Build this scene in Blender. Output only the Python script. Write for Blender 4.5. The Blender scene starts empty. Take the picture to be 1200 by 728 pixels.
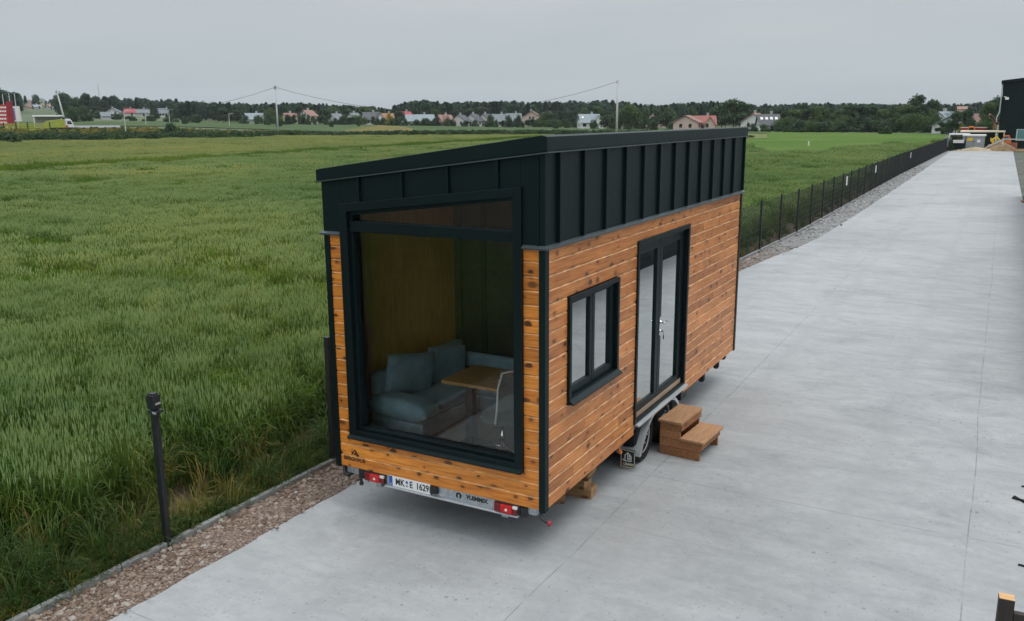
import bpy, bmesh, math, random
from mathutils import Vector, Matrix, noise
R_ = math.radians
random.seed(7)
scene = bpy.context.scene
COL = scene.collection

# ------------------------------------------------------------------ camera
CAM = Vector((3.462, -6.854, 4.137))
YAW, PITCH, ROLL, FPX = 28.981, -12.377, -0.407, 1024.03
def cam_axes():
    y, p, r = R_(YAW), R_(PITCH), R_(ROLL)
    f = Vector((-math.sin(y)*math.cos(p), math.cos(y)*math.cos(p), math.sin(p)))
    rt = Vector((math.cos(y), math.sin(y), 0)); up = rt.cross(f)
    return rt*math.cos(r)+up*math.sin(r), -rt*math.sin(r)+up*math.cos(r), f
RT, UP, FW = cam_axes()
cd = bpy.data.cameras.new('camera'); cam = bpy.data.objects.new('camera', cd); COL.objects.link(cam)
cd.sensor_width = 36; cd.lens = FPX/1200*36; cd.clip_start = 0.05; cd.clip_end = 9000
M = Matrix((RT, UP, -FW)).transposed().to_4x4(); M.translation = CAM
cam.matrix_world = M
scene.camera = cam

def ray(u, v): return FW + RT*((u-600)/FPX) - UP*((v-364)/FPX)
def az_of(u):
    d = ray(u, 140); return math.atan2(-d.x, d.y)
def terrain(x, y):
    dx, dy = x-CAM.x, y-CAM.y
    r = math.hypot(dx, dy); a = math.degrees(math.atan2(-dx, dy))
    if a < -170: a += 360
    k = 0.00052*max(0, min(a, 62)-24) + 0.0007*max(0, min(a, 62)-48)
    if a > 62: k *= max(0, 1-(a-62)/40)
    q = max(0, r-125); q = q*q/(q+25)
    return k*q
def P(u, r):
    a = az_of(u); x = CAM.x-math.sin(a)*r; y = CAM.y+math.cos(a)*r
    return Vector((x, y, terrain(x, y)))
def hit(u, v):
    d = ray(u, v); lo = 2.0; t = 2.0
    while t < 3000:
        p = CAM+d*t
        if p.z <= terrain(p.x, p.y): break
        lo = t; t *= 1.02
    hi = t
    for _ in range(30):
        m = (lo+hi)/2; p = CAM+d*m
        if p.z > terrain(p.x, p.y): lo = m
        else: hi = m
    p = CAM+d*hi; return Vector((p.x, p.y, terrain(p.x, p.y)))
def hit_r(u, v):
    p = hit(u, v); return math.hypot(p.x-CAM.x, p.y-CAM.y)
def px(u, r, n):            # metres that n photo pixels span at range r
    return n*r*math.cos(az_of(u)-R_(YAW))/FPX
def hor(u): return 143.5-(u/1200)*8.5
def interp(tab, x):
    if x <= tab[0][0]: return tab[0][1]
    for (a, b), (c, d) in zip(tab, tab[1:]):
        if x <= c: return b+(d-b)*(x-a)/(c-a)
    return tab[-1][1]
KERB = [(-60, -3.45), (-8, -3.43), (1, -3.36), (20, -2.92), (26, -2.74), (60, -2.72), (108, -2.2)]
EDGE = [(-60, -2.84), (-8, -2.82), (1, -2.76), (17, -2.53), (19.5, -2.34), (21.8, -2.07), (24.7, -1.87), (32, -1.78), (60, -1.78), (108, -1.86)]
kx = lambda y: interp(KERB, y)
ex = lambda y: interp(EDGE, y)

# ------------------------------------------------------------------ node helpers
def new_mat(name):
    m = bpy.data.materials.new(name); m.use_nodes = True
    nt = m.node_tree; b = nt.nodes['Principled BSDF']
    return m, nt, b
def N(nt, t, **kw):
    n = nt.nodes.new(t)
    for k, v in kw.items():
        if k in n.inputs: n.inputs[k].default_value = v
        else: setattr(n, k, v)
    return n
def L(nt, a, b): nt.links.new(a, b)
def ramp(nt, fac, stops, interp_='LINEAR'):
    n = nt.nodes.new('ShaderNodeValToRGB'); cr = n.color_ramp; cr.interpolation = interp_
    while len(cr.elements) < len(stops): cr.elements.new(0.5)
    for e, (p, c) in zip(cr.elements, stops):
        e.position = p; e.color = (*c, 1) if len(c) == 3 else c
    L(nt, fac, n.inputs[0]); return n.outputs[0]
def mixc(nt, fac, a, b, mode='MIX'):
    n = nt.nodes.new('ShaderNodeMix'); n.data_type = 'RGBA'; n.blend_type = mode
    for s, v in ((0, fac), (6, a), (7, b)):
        if hasattr(v, 'is_linked') or hasattr(v, 'links'): L(nt, v, n.inputs[s])
        else: n.inputs[s].default_value = v if s == 0 else (*v, 1)
    return n.outputs[2]
def math_(nt, op, a, b=0.0, c=0.0):
    n = nt.nodes.new('ShaderNodeMath'); n.operation = op
    for i, v in enumerate((a, b, c)):
        if hasattr(v, 'links'): L(nt, v, n.inputs[i])
        else: n.inputs[i].default_value = v
    return n.outputs[0]
def noise_(nt, vec, scale, detail=4, rough=.55, dist=0):
    n = N(nt, 'ShaderNodeTexNoise'); n.inputs['Scale'].default_value = scale
    n.inputs['Detail'].default_value = detail; n.inputs['Roughness'].default_value = rough
    n.inputs['Distortion'].default_value = dist
    if vec is not None: L(nt, vec, n.inputs['Vector'])
    return n.outputs[0]
def mapping(nt, vec, scale=(1, 1, 1), rot=(0, 0, 0), loc=(0, 0, 0)):
    n = N(nt, 'ShaderNodeMapping'); n.inputs['Scale'].default_value = scale
    n.inputs['Rotation'].default_value = rot; n.inputs['Location'].default_value = loc
    L(nt, vec, n.inputs['Vector']); return n.outputs[0]
def bump(nt, b, height, strength=.3, dist=.01):
    n = N(nt, 'ShaderNodeBump'); n.inputs['Strength'].default_value = strength
    n.inputs['Distance'].default_value = dist; L(nt, height, n.inputs['Height'])
    L(nt, n.outputs[0], b.inputs['Normal']); return n
def position(nt): return N(nt, 'ShaderNodeNewGeometry').outputs['Position']
def objcoord(nt): return N(nt, 'ShaderNodeTexCoord').outputs['Object']

def simple(name, col, rough=.6, metal=0, var=.12, scale=6, spec=.5, bmp=0):
    m, nt, b = new_mat(name)
    n = noise_(nt, objcoord(nt), scale, 5)
    d = tuple(max(0, c*(1-var)) for c in col); u = tuple(min(1, c*(1+var)) for c in col)
    L(nt, ramp(nt, n, [(.3, d), (.7, u)]), b.inputs['Base Color'])
    b.inputs['Roughness'].default_value = rough; b.inputs['Metallic'].default_value = metal
    b.inputs['Specular IOR Level'].default_value = spec
    if bmp: bump(nt, b, noise_(nt, objcoord(nt), scale*8, 3), bmp, .005)
    return m

def leaf_mat(name, cols, scale=.2, fine=2.5, transl=.35, rnd=.0, rough=.55):
    """foliage: colour from world-position noise, some light passing through"""
    m, nt, b = new_mat(name)
    pos = position(nt)
    n1 = noise_(nt, pos, scale, 4, .6); n2 = noise_(nt, pos, fine, 2)
    f = math_(nt, 'ADD', math_(nt, 'MULTIPLY', n1, .62), math_(nt, 'MULTIPLY', n2, .38))
    if rnd:
        oi = N(nt, 'ShaderNodeObjectInfo').outputs['Random']
        f = math_(nt, 'ADD', f, math_(nt, 'MULTIPLY', math_(nt, 'SUBTRACT', oi, .5), rnd))
    st = [(.30+.4*i/(len(cols)-1), c) for i, c in enumerate(cols)]
    col = ramp(nt, f, st)
    L(nt, col, b.inputs['Base Color']); b.inputs['Roughness'].default_value = rough
    b.inputs['Specular IOR Level'].default_value = .25
    tr = N(nt, 'ShaderNodeBsdfTranslucent'); L(nt, mixc(nt, 1, col, (1.15, 1.2, .6), 'MULTIPLY'), tr.inputs['Color'])
    mx = N(nt, 'ShaderNodeMixShader'); mx.inputs[0].default_value = transl
    L(nt, b.outputs[0], mx.inputs[1]); L(nt, tr.outputs[0], mx.inputs[2])
    L(nt, mx.outputs[0], nt.nodes['Material Output'].inputs['Surface'])
    return m

# ------------------------------------------------------------------ mesh helpers
class MB:
    def __init__(s): s.v = []; s.f = []; s.mi = []
    def quad(s, a, b, c, d, mi=0):
        n = len(s.v); s.v += [a, b, c, d]; s.f.append((n, n+1, n+2, n+3)); s.mi.append(mi)
    def tri(s, a, b, c, mi=0):
        n = len(s.v); s.v += [a, b, c]; s.f.append((n, n+1, n+2)); s.mi.append(mi)
    def poly(s, pts, mi=0):
        n = len(s.v); s.v += [tuple(p) for p in pts]; s.f.append(tuple(range(n, n+len(pts)))); s.mi.append(mi)
    def hexa(s, p, mi=0):      # p: 4 bottom (ccw from above) + 4 top
        n = len(s.v); s.v += [tuple(q) for q in p]
        for f in ((3, 2, 1, 0), (4, 5, 6, 7), (0, 1, 5, 4), (1, 2, 6, 5), (2, 3, 7, 6), (3, 0, 4, 7)):
            s.f.append(tuple(n+i for i in f)); s.mi.append(mi)
    def box(s, x0, x1, y0, y1, z0, z1, mi=0):
        s.hexa([(x0, y0, z0), (x1, y0, z0), (x1, y1, z0), (x0, y1, z0), (x0, y0, z1), (x1, y0, z1), (x1, y1, z1), (x0, y1, z1)], mi)
    def bar(s, a, b, w, h=None, mi=0, up=(0, 0, 1)):
        a = Vector(a); b = Vector(b); h = w if h is None else h
        d = (b-a).normalized(); u = Vector(up)
        if abs(d.dot(u)) > .98: u = Vector((0, 1, 0))
        r = d.cross(u).normalized()*w/2; t = r.cross(d).normalized()*h/2
        q = [a-r-t, a+r-t, a+r+t, a-r+t, b-r-t, b+r-t, b+r+t, b-r+t]
        n = len(s.v); s.v += [tuple(x) for x in q]
        for f in ((0, 1, 2, 3), (7, 6, 5, 4), (4, 5, 1, 0), (5, 6, 2, 1), (6, 7, 3, 2), (7, 4, 0, 3)):
            s.f.append(tuple(n+i for i in f)); s.mi.append(mi)
    def tube(s, pts, r, n=8, mi=0, cap=True):
        pts = [Vector(p) for p in pts]; rs = r if isinstance(r, (list, tuple)) else [r]*len(pts)
        base = len(s.v); u0 = None
        for i, p in enumerate(pts):
            d = (pts[min(i+1, len(pts)-1)]-pts[max(i-1, 0)]).normalized()
            if u0 is None:
                u0 = d.orthogonal().normalized()
            u0 = (u0-d*u0.dot(d)).normalized(); w = d.cross(u0)
            for k in range(n):
                a = 2*math.pi*k/n; q = p+(u0*math.cos(a)+w*math.sin(a))*rs[i]; s.v.append(tuple(q))
        for i in range(len(pts)-1):
            for k in range(n):
                k2 = (k+1) % n
                s.f.append((base+i*n+k, base+i*n+k2, base+(i+1)*n+k2, base+(i+1)*n+k)); s.mi.append(mi)
        if cap:
            s.f.append(tuple(base+k for k in reversed(range(n)))); s.mi.append(mi)
            s.f.append(tuple(base+(len(pts)-1)*n+k for k in range(n))); s.mi.append(mi)
    def lathe(s, c, axis, prof, n=24, mi=0):       # prof: (radius, along)
        c = Vector(c); ax = Vector(axis).normalized(); u = ax.orthogonal().normalized(); w = ax.cross(u)
        base = len(s.v)
        for (r, t) in prof:
            for k in range(n):
                a = 2*math.pi*k/n; s.v.append(tuple(c+ax*t+(u*math.cos(a)+w*math.sin(a))*r))
        for i in range(len(prof)-1):
            for k in range(n):
                k2 = (k+1) % n
                s.f.append((base+i*n+k, base+i*n+k2, base+(i+1)*n+k2, base+(i+1)*n+k)); s.mi.append(mi)
        s.f.append(tuple(base+k for k in reversed(range(n)))); s.mi.append(mi)
        s.f.append(tuple(base+(len(prof)-1)*n+k for k in range(n))); s.mi.append(mi)
    def prism(s, poly, axis, a0, a1, mi=0):
        """extrude a 2-D polygon; axis 'x': poly is (y,z); 'y': (x,z); 'z': (x,y)"""
        def pt(q, a):
            return (a, q[0], q[1]) if axis == 'x' else (q[0], a, q[1]) if axis == 'y' else (q[0], q[1], a)
        n = len(poly); b = len(s.v)
        s.v += [pt(q, a0) for q in poly]+[pt(q, a1) for q in poly]
        s.f.append(tuple(b+i for i in range(n))); s.mi.append(mi)
        s.f.append(tuple(b+n+i for i in reversed(range(n)))); s.mi.append(mi)
        for i in range(n):
            j = (i+1) % n; s.f.append((b+j, b+i, b+n+i, b+n+j)); s.mi.append(mi)
    def mesh(s, name, mats, fix=True, smooth=False):
        me = bpy.data.meshes.new(name); me.from_pydata([tuple(v) for v in s.v], [], s.f)
        mats = mats if isinstance(mats, (list, tuple)) else [mats]
        for m in mats: me.materials.append(m)
        if len(mats) > 1: me.polygons.foreach_set('material_index', s.mi)
        if fix:
            bm = bmesh.new(); bm.from_mesh(me); bmesh.ops.recalc_face_normals(bm, faces=bm.faces); bm.to_mesh(me); bm.free()
        if smooth:
            for p in me.polygons: p.use_smooth = True
        me.update(); return me
    def obj(s, name, mats, parent=None, bevel=0, smooth=False, seg=2, loc=None, fix=True):
        return link(name, s.mesh(name, mats, fix, smooth), parent, bevel, seg, loc)
def link(name, me, parent=None, bevel=0, seg=2, loc=None):
    o = bpy.data.objects.new(name, me); COL.objects.link(o)
    if parent: o.parent = parent
    if loc: o.location = loc
    if bevel:
        b = o.modifiers.new('bevel', 'BEVEL'); b.width = bevel; b.segments = seg; b.limit_method = 'ANGLE'; b.angle_limit = R_(40)
    return o
def tag(o, label=None, cat=None, group=None, kind=None):
    if label: o['label'] = label
    if cat: o['category'] = cat
    if group: o['group'] = group
    if kind: o['kind'] = kind
    return o
def empty(name, loc, rz=0, label=None, cat=None, group=None):
    o = bpy.data.objects.new(name, None); COL.objects.link(o); o.location = loc; o.rotation_euler = (0, 0, rz)
    o.empty_display_size = .2
    return tag(o, label, cat, group)
def copy_tree(o, parent=None):
    c = o.copy(); COL.objects.link(c)
    if parent: c.parent = parent
    for ch in o.children: copy_tree(ch, c)
    return c
def text_mesh(body, size, mat, name, extrude=.0008, bold=0.0):
    cu = bpy.data.curves.new('lettering', 'FONT'); cu.body = body; cu.size = size; cu.extrude = extrude
    cu.align_x = 'CENTER'; cu.align_y = 'CENTER'; cu.offset = bold
    o = bpy.data.objects.new('lettering', cu); COL.objects.link(o)
    dg = bpy.context.evaluated_depsgraph_get(); me = bpy.data.meshes.new_from_object(o.evaluated_get(dg))
    bpy.data.objects.remove(o); bpy.data.curves.remove(cu)
    me.materials.clear(); me.materials.append(mat); me.name = name
    return me

SRC = bpy.data.collections.new('scatter_sources')
def scatter(name, pts, sources, label, cat, mat_slots=None):
    """pts: (x,y,z,rotz,tilt,sx,sz,kind) ; one 'stuff' object whose points carry copies of the source meshes"""
    me = bpy.data.meshes.new(name); me.from_pydata([p[:3] for p in pts], [], [])
    a = me.attributes.new('rot', 'FLOAT_VECTOR', 'POINT')
    a.data.foreach_set('vector', [c for p in pts for c in (p[4]*math.cos(p[3]*7), p[4]*math.sin(p[3]*7), p[3])])
    a = me.attributes.new('scl', 'FLOAT_VECTOR', 'POINT')
    a.data.foreach_set('vector', [c for p in pts for c in (p[5], p[5], p[6])])
    a = me.attributes.new('pick', 'INT', 'POINT'); a.data.foreach_set('value', [int(p[7]) for p in pts])
    o = link(name, me); tag(o, label, cat, kind='stuff')
    c = bpy.data.collections.new(name+'_sources')
    for i, s in enumerate(sources):
        so = bpy.data.objects.new('%s_%02d' % (name, i), s); c.objects.link(so)
    ng = bpy.data.node_groups.new(name+'_nodes', 'GeometryNodeTree')
    ng.interface.new_socket('Geometry', in_out='INPUT', socket_type='NodeSocketGeometry')
    ng.interface.new_socket('Geometry', in_out='OUTPUT', socket_type='NodeSocketGeometry')
    gi = ng.nodes.new('NodeGroupInput'); go = ng.nodes.new('NodeGroupOutput')
    iop = ng.nodes.new('GeometryNodeInstanceOnPoints'); ci = ng.nodes.new('GeometryNodeCollectionInfo')
    ci.inputs['Collection'].default_value = c; ci.inputs['Separate Children'].default_value = True
    ci.inputs['Reset Children'].default_value = True
    def at(nm, dt):
        n = ng.nodes.new('GeometryNodeInputNamedAttribute'); n.data_type = dt; n.inputs['Name'].default_value = nm
        return n.outputs['Attribute']
    e2r = ng.nodes.new('FunctionNodeEulerToRotation')
    ng.links.new(at('rot', 'FLOAT_VECTOR'), e2r.inputs[0])
    ng.links.new(gi.outputs[0], iop.inputs['Points']); ng.links.new(ci.outputs[0], iop.inputs['Instance'])
    iop.inputs['Pick Instance'].default_value = True
    ng.links.new(at('pick', 'INT'), iop.inputs['Instance Index'])
    ng.links.new(e2r.outputs[0], iop.inputs['Rotation']); ng.links.new(at('scl', 'FLOAT_VECTOR'), iop.inputs['Scale'])
    ng.links.new(iop.outputs[0], go.inputs[0])
    md = o.modifiers.new('scatter', 'NODES'); md.node_group = ng
    return o

# ------------------------------------------------------------------ world + sun
SUN_EL, SUN_AZ = 70, 5      # azimuth measured from +x towards -y (behind the camera, to its right)
w = bpy.data.worlds.new('World'); scene.world = w; w.use_nodes = True
nt = w.node_tree; bg = nt.nodes['Background']
sky = N(nt, 'ShaderNodeTexSky'); sky.sky_type = 'NISHITA'; sky.sun_disc = False
sky.sun_elevation = R_(SUN_EL); sky.sun_rotation = R_(90+SUN_AZ); sky.dust_density = 3
hs = N(nt, 'ShaderNodeHueSaturation'); hs.inputs['Saturation'].default_value = .25; L(nt, sky.outputs[0], hs.inputs['Color'])
tc = N(nt, 'ShaderNodeTexCoord'); sx = N(nt, 'ShaderNodeSeparateXYZ'); L(nt, tc.outputs['Generated'], sx.inputs[0])
cl = noise_(nt, mapping(nt, tc.outputs['Generated'], (1.0, 1.0, 9)), 1.7, 6, .55, .4)
g = ramp(nt, sx.outputs['Z'], [(0, (4.25, 4.55, 4.8)), (.02, (4.2, 4.75, 5.1)), (.07, (4.35, 4.9, 5.2)), (.14, (4.9, 5.25, 5.5)), (.45, (9.5, 10.2, 10.8)), (1, (14.5, 15.2, 16.0))])
g2 = mixc(nt, .9, hs.outputs[0], g)
cm = ramp(nt, cl, [(.3, (.915, .93, .95)), (.5, (1, 1, 1)), (.7, (1.075, 1.055, 1.04))])
L(nt, mixc(nt, 1, g2, cm, 'MULTIPLY'), bg.inputs['Color']); bg.inputs['Strength'].default_value = .1
sd = bpy.data.lights.new('sun', 'SUN'); so = bpy.data.objects.new('sun', sd); COL.objects.link(so)
sd.energy = 1.0; sd.angle = R_(26); sd.color = (1, .96, .9)
dv = Vector((math.cos(R_(SUN_AZ))*math.cos(R_(SUN_EL)), -math.sin(R_(SUN_AZ))*math.cos(R_(SUN_EL)), math.sin(R_(SUN_EL))))
so.rotation_euler = dv.to_track_quat('Z', 'Y').to_euler(); so.location = (0, 0, 30)
scene.view_settings.view_transform = 'Standard'; scene.view_settings.look = 'None'
scene.view_settings.exposure = .18; scene.view_settings.gamma = 1
try:
    scene.cycles.use_denoising = True; scene.cycles.max_bounces = 8; scene.cycles.transparent_max_bounces = 12
    scene.cycles.caustics_reflective = False; scene.cycles.caustics_refractive = False
except Exception: pass

# ------------------------------------------------------------------ materials
def wood_mat(name, axis, base, dark, pale, knot=(.045, .018, .008), kd=1.0, coat=.0, rough=.42):
    """boards: grain drawn out along `axis`, knots, each board (mesh island) its own tone"""
    m, nt, b = new_mat(name)
    g = N(nt, 'ShaderNodeNewGeometry'); oc = objcoord(nt)
    rnd = g.outputs['Random Per Island']
    off = N(nt, 'ShaderNodeCombineXYZ')
    for i, k in enumerate((37., 53., 71.)): L(nt, math_(nt, 'MULTIPLY', rnd, k), off.inputs[i])
    ad = N(nt, 'ShaderNodeVectorMath'); ad.operation = 'ADD'; L(nt, oc, ad.inputs[0]); L(nt, off.outputs[0], ad.inputs[1])
    v = ad.outputs[0]
    lo, hi = 1.0, 16.0
    s = [hi]*3; s['xyz'.index(axis)] = lo
    gr = noise_(nt, mapping(nt, v, tuple(s)), 3.0, 6, .6, .6)
    sv = N(nt, 'ShaderNodeSeparateXYZ'); L(nt, v, sv.inputs[0]); cv = N(nt, 'ShaderNodeCombineXYZ')
    L(nt, math_(nt, 'MULTIPLY', sv.outputs['xyz'.index(axis)], .62), cv.inputs[0]); L(nt, sv.outputs[2 if axis != 'z' else 0], cv.inputs[1])
    vo = N(nt, 'ShaderNodeTexVoronoi'); vo.voronoi_dimensions = '2D'; vo.inputs['Scale'].default_value = 7.5; L(nt, cv.outputs[0], vo.inputs['Vector'])
    vs = N(nt, 'ShaderNodeSeparateColor'); L(nt, vo.outputs['Color'], vs.inputs[0])
    has = math_(nt, 'GREATER_THAN', vs.outputs[0], 1-.62*kd)
    rad = math_(nt, 'MULTIPLY_ADD', math_(nt, 'POWER', vs.outputs[1], 1.6), .22, .075)
    dist = math_(nt, 'ADD', vo.outputs['Distance'], math_(nt, 'ADD', math_(nt, 'MULTIPLY', math_(nt, 'SUBTRACT', gr, .5), .22), math_(nt, 'MULTIPLY', math_(nt, 'SUBTRACT', noise_(nt, v, 26, 3), .5), .16)))
    kn = math_(nt, 'MULTIPLY', math_(nt, 'SUBTRACT', 1.0, math_(nt, 'DIVIDE', dist, rad)), 2.2)
    kn = math_(nt, 'MULTIPLY', math_(nt, 'MINIMUM', math_(nt, 'MAXIMUM', kn, 0.0), 1.0), has)
    halo = math_(nt, 'MULTIPLY', math_(nt, 'MINIMUM', math_(nt, 'MAXIMUM', math_(nt, 'SUBTRACT', 1.0, math_(nt, 'DIVIDE', dist, math_(nt, 'MULTIPLY', rad, 2.6))), 0.0), 1.0), has)
    c = ramp(nt, gr, [(.28, dark), (.5, base), (.75, pale)])
    c = mixc(nt, math_(nt, 'MULTIPLY', halo, .6), c, dark)
    tone = ramp(nt, rnd, [(0, (.72, .67, .62)), (.5, (1, 1, 1)), (1, (1.13, 1.15, 1.18))])
    c = mixc(nt, 1, c, tone, 'MULTIPLY')
    big = ramp(nt, noise_(nt, mapping(nt, v, (.8, .8, .8)), 1.1, 3), [(.35, (.8, .77, .74)), (.65, (1.08, 1.08, 1.08))])
    c = mixc(nt, 1, c, big, 'MULTIPLY')
    c = mixc(nt, math_(nt, 'MULTIPLY', kn, math_(nt, 'MULTIPLY_ADD', vs.outputs[2], .4, .62)), c, knot)
    L(nt, c, b.inputs['Base Color']); b.inputs['Roughness'].default_value = rough
    b.inputs['Coat Weight'].default_value = coat; b.inputs['Coat Roughness'].default_value = .3
    bump(nt, b, gr, .12, .003)
    return m
M_ = {}
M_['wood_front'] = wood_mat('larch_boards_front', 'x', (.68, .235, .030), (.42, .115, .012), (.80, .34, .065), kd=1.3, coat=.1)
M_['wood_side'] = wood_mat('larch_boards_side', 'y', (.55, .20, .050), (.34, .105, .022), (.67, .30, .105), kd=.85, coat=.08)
M_['skylit_edge_front'] = simple('skylit_board_edge_front', (.66, .33, .11), .5, 0, .5, 6)  # paler worn bevel wood, its sky highlight painted into the colour
M_['skylit_edge_side'] = simple('skylit_board_edge_side', (.56, .31, .14), .5, 0, .5, 6)  # same worn bevel with painted sky highlight, for the side boards
M_['tread_wood'] = wood_mat('worn_treads', 'y', (.44, .245, .125), (.29, .15, .07), (.52, .33, .19), kd=.3, rough=.7)
M_['step_wood'] = wood_mat('step_boards', 'y', (.31, .135, .052), (.16, .062, .022), (.42, .21, .09), kd=.5, rough=.6)
M_['block_wood'] = wood_mat('block_timber', 'x', (.42, .25, .12), (.24, .13, .05), (.55, .38, .2), kd=.4, rough=.7)
M_['table_wood'] = wood_mat('oak_tabletop', 'x', (.62, .36, .15), (.45, .23, .08), (.7, .45, .22), kd=.1, rough=.35)
M_['dark_timber'] = wood_mat('dark_stained_timber', 'z', (.030, .022, .018), (.012, .010, .009), (.05, .036, .028), kd=.1, rough=.55)
M_['inner_wood'] = wood_mat('plywood_lining', 'z', (.62, .275, .06), (.42, .175, .034), (.70, .35, .09), kd=.0, rough=.6)
M_['inner_floor'] = wood_mat('floor_boards', 'y', (.36, .26, .18), (.25, .17, .11), (.45, .34, .25), kd=.15, rough=.45)

def metal_paint(name, col, rough=.42, spec=.5):
    m, nt, b = new_mat(name)
    oc = objcoord(nt)
    n = noise_(nt, mapping(nt, oc, (1, 1, .35)), 1.3, 4); n2 = noise_(nt, oc, 22, 3)
    L(nt, ramp(nt, n, [(.3, tuple(c*.82 for c in col)), (.7, tuple(c*1.2 for c in col))]), b.inputs['Base Color'])
    L(nt, math_(nt, 'MULTIPLY_ADD', n2, .14, rough-.07), b.inputs['Roughness'])
    b.inputs['Specular IOR Level'].default_value = spec; b.inputs['Specular Tint'].default_value = (.62, .97, 1, 1)
    bump(nt, b, n, .35, .02)
    return m
M_['metal'] = metal_paint('anthracite_sheet_metal', (.0030, .0072, .0078), .45, .26)
M_['frame'] = metal_paint('anthracite_frame', (.003, .0058, .0068), .42, .28)
M_['lip'] = metal_paint('highlit_satin_edge', (.055, .068, .073), .3, .5)  # cladding metal made lighter, painting the light line its edges catch
M_['galv'] = None
m, nt, b = new_mat('galvanised_steel'); M_['galv'] = m
vo = N(nt, 'ShaderNodeTexVoronoi'); vo.inputs['Scale'].default_value = 38; L(nt, objcoord(nt), vo.inputs['Vector'])
L(nt, ramp(nt, vo.outputs['Color'], [(0, (.30, .34, .37)), (1, (.52, .56, .59))]), b.inputs['Base Color'])
b.inputs['Metallic'].default_value = .55; b.inputs['Roughness'].default_value = .42
M_['alu'] = simple('aluminium_edge', (.55, .58, .60), .35, .6, .06, 20)
M_['rubber'] = simple('black_rubber', (.012, .012, .013), .8, 0, .3, 30, .3)
M_['black'] = simple('black_plastic', (.012, .014, .016), .5, 0, .2, 20)
M_['red'] = simple('red_lamp_plastic', (.55, .012, .014), .12, 0, .1, 60)
M_['darkred'] = simple('dark_red_lamp_plastic', (.16, .008, .012), .15, 0, .1, 60)
M_['clear'] = simple('clear_lamp_plastic', (.75, .72, .68), .15, 0, .05, 60)
M_['orange'] = simple('orange_reflector', (.55, .14, .02), .2, 0, .05, 60)
M_['white'] = simple('white_paint', (.78, .78, .76), .5, 0, .05, 12)
M_['plate'] = simple('plate_white', (.80, .81, .80), .35, 0, .03, 30)
M_['plate_blue'] = simple('plate_blue', (.02, .09, .38), .35, 0, .05, 30)
M_['ink'] = simple('black_ink', (.012, .012, .014), .5, 0, .05, 30)
M_['burn'] = simple('branded_dark_brown', (.035, .018, .008), .8, 0, .2, 40)
M_['chrome'] = simple('chrome', (.75, .76, .77), .12, 1, .03, 10)
M_['yellowink'] = simple('sticker_yellow', (.75, .5, .03), .5, 0, .05, 30)
M_['cream'] = simple('cream_lettering', (.72, .66, .50), .5, 0, .05, 30)
M_['flapframe'] = simple('beige_sign_border', (.55, .50, .38), .5, 0, .05, 30)
def glass(name, tint, ior=1.5, rough=0.0, base=0.0):
    m, nt, b = new_mat(name); nt.nodes.remove(b)
    tr = N(nt, 'ShaderNodeBsdfTransparent'); tr.inputs['Color'].default_value = (*tint, 1)
    gl = N(nt, 'ShaderNodeBsdfGlossy'); gl.inputs['Roughness'].default_value = rough; gl.inputs['Color'].default_value = (.93, .97, .97, 1)
    fr = N(nt, 'ShaderNodeFresnel'); fr.inputs['IOR'].default_value = ior
    f = math_(nt, 'MINIMUM', math_(nt, 'MULTIPLY_ADD', fr.outputs[0], 1.75, base), 1.0)
    mx = N(nt, 'ShaderNodeMixShader'); L(nt, f, mx.inputs[0]); L(nt, tr.outputs[0], mx.inputs[1]); L(nt, gl.outputs[0], mx.inputs[2])
    L(nt, mx.outputs[0], nt.nodes['Material Output'].inputs['Surface']); return m
M_['glass_front'] = glass('picture_window_glass', (.93, .96, .94), 1.5)
M_['glass_side'] = glass('coated_window_glass', (.45, .5, .5), 1.6, .01, .36)
M_['glass_far'] = glass('far_window_glass', (.1, .13, .14), 1.6, .02, .1)

# fabric
def fabric(name, col):
    m, nt, b = new_mat(name); oc = objcoord(nt)
    n = noise_(nt, oc, 9, 5); n2 = noise_(nt, oc, 260, 2)
    f = math_(nt, 'ADD', math_(nt, 'MULTIPLY', n, .6), math_(nt, 'MULTIPLY', n2, .4))
    L(nt, ramp(nt, f, [(.3, tuple(c*.75 for c in col)), (.7, tuple(c*1.25 for c in col))]), b.inputs['Base Color'])
    b.inputs['Roughness'].default_value = .9; b.inputs['Sheen Weight'].default_value = .3
    bump(nt, b, n2, .3, .002); return m
M_['partition'] = simple('dark_panel', (.034, .030, .024), .6, 0, .2, 2)
M_['sofa'] = fabric('blue_grey_upholstery', (.25, .37, .44))
M_['chair_fab'] = fabric('grey_chair_fabric', (.10, .115, .115))
M_['lightfab'] = fabric('pale_chair_fabric', (.6, .62, .62))

# concrete yard
m, nt, b = new_mat('cast_concrete'); M_['concrete'] = m
pos = position(nt)
sp = N(nt, 'ShaderNodeSeparateXYZ'); L(nt, pos, sp.inputs[0]); X, Y = sp.outputs[0], sp.outputs[1]
wob = noise_(nt, pos, .35, 2); wob2 = noise_(nt, pos, 2.2, 3)
n1 = noise_(nt, pos, .22, 5, .6, .6); n2 = noise_(nt, mapping(nt, pos, (1, 2.6, 1), (0, 0, .2)), .9, 6, .65, .8); n3 = noise_(nt, pos, 9, 5, .7); n4 = noise_(nt, pos, 55, 3, .7)
f = math_(nt, 'ADD', math_(nt, 'ADD', math_(nt, 'MULTIPLY', n1, .38), math_(nt, 'MULTIPLY', n2, .36)), math_(nt, 'ADD', math_(nt, 'MULTIPLY', n3, .16), math_(nt, 'MULTIPLY', n4, .10)))
c = ramp(nt, f, [(.32, (.215, .229, .232)), (.45, (.297, .309, .314)), (.54, (.350, .360, .366)), (.68, (.415, .421, .428))])
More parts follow.
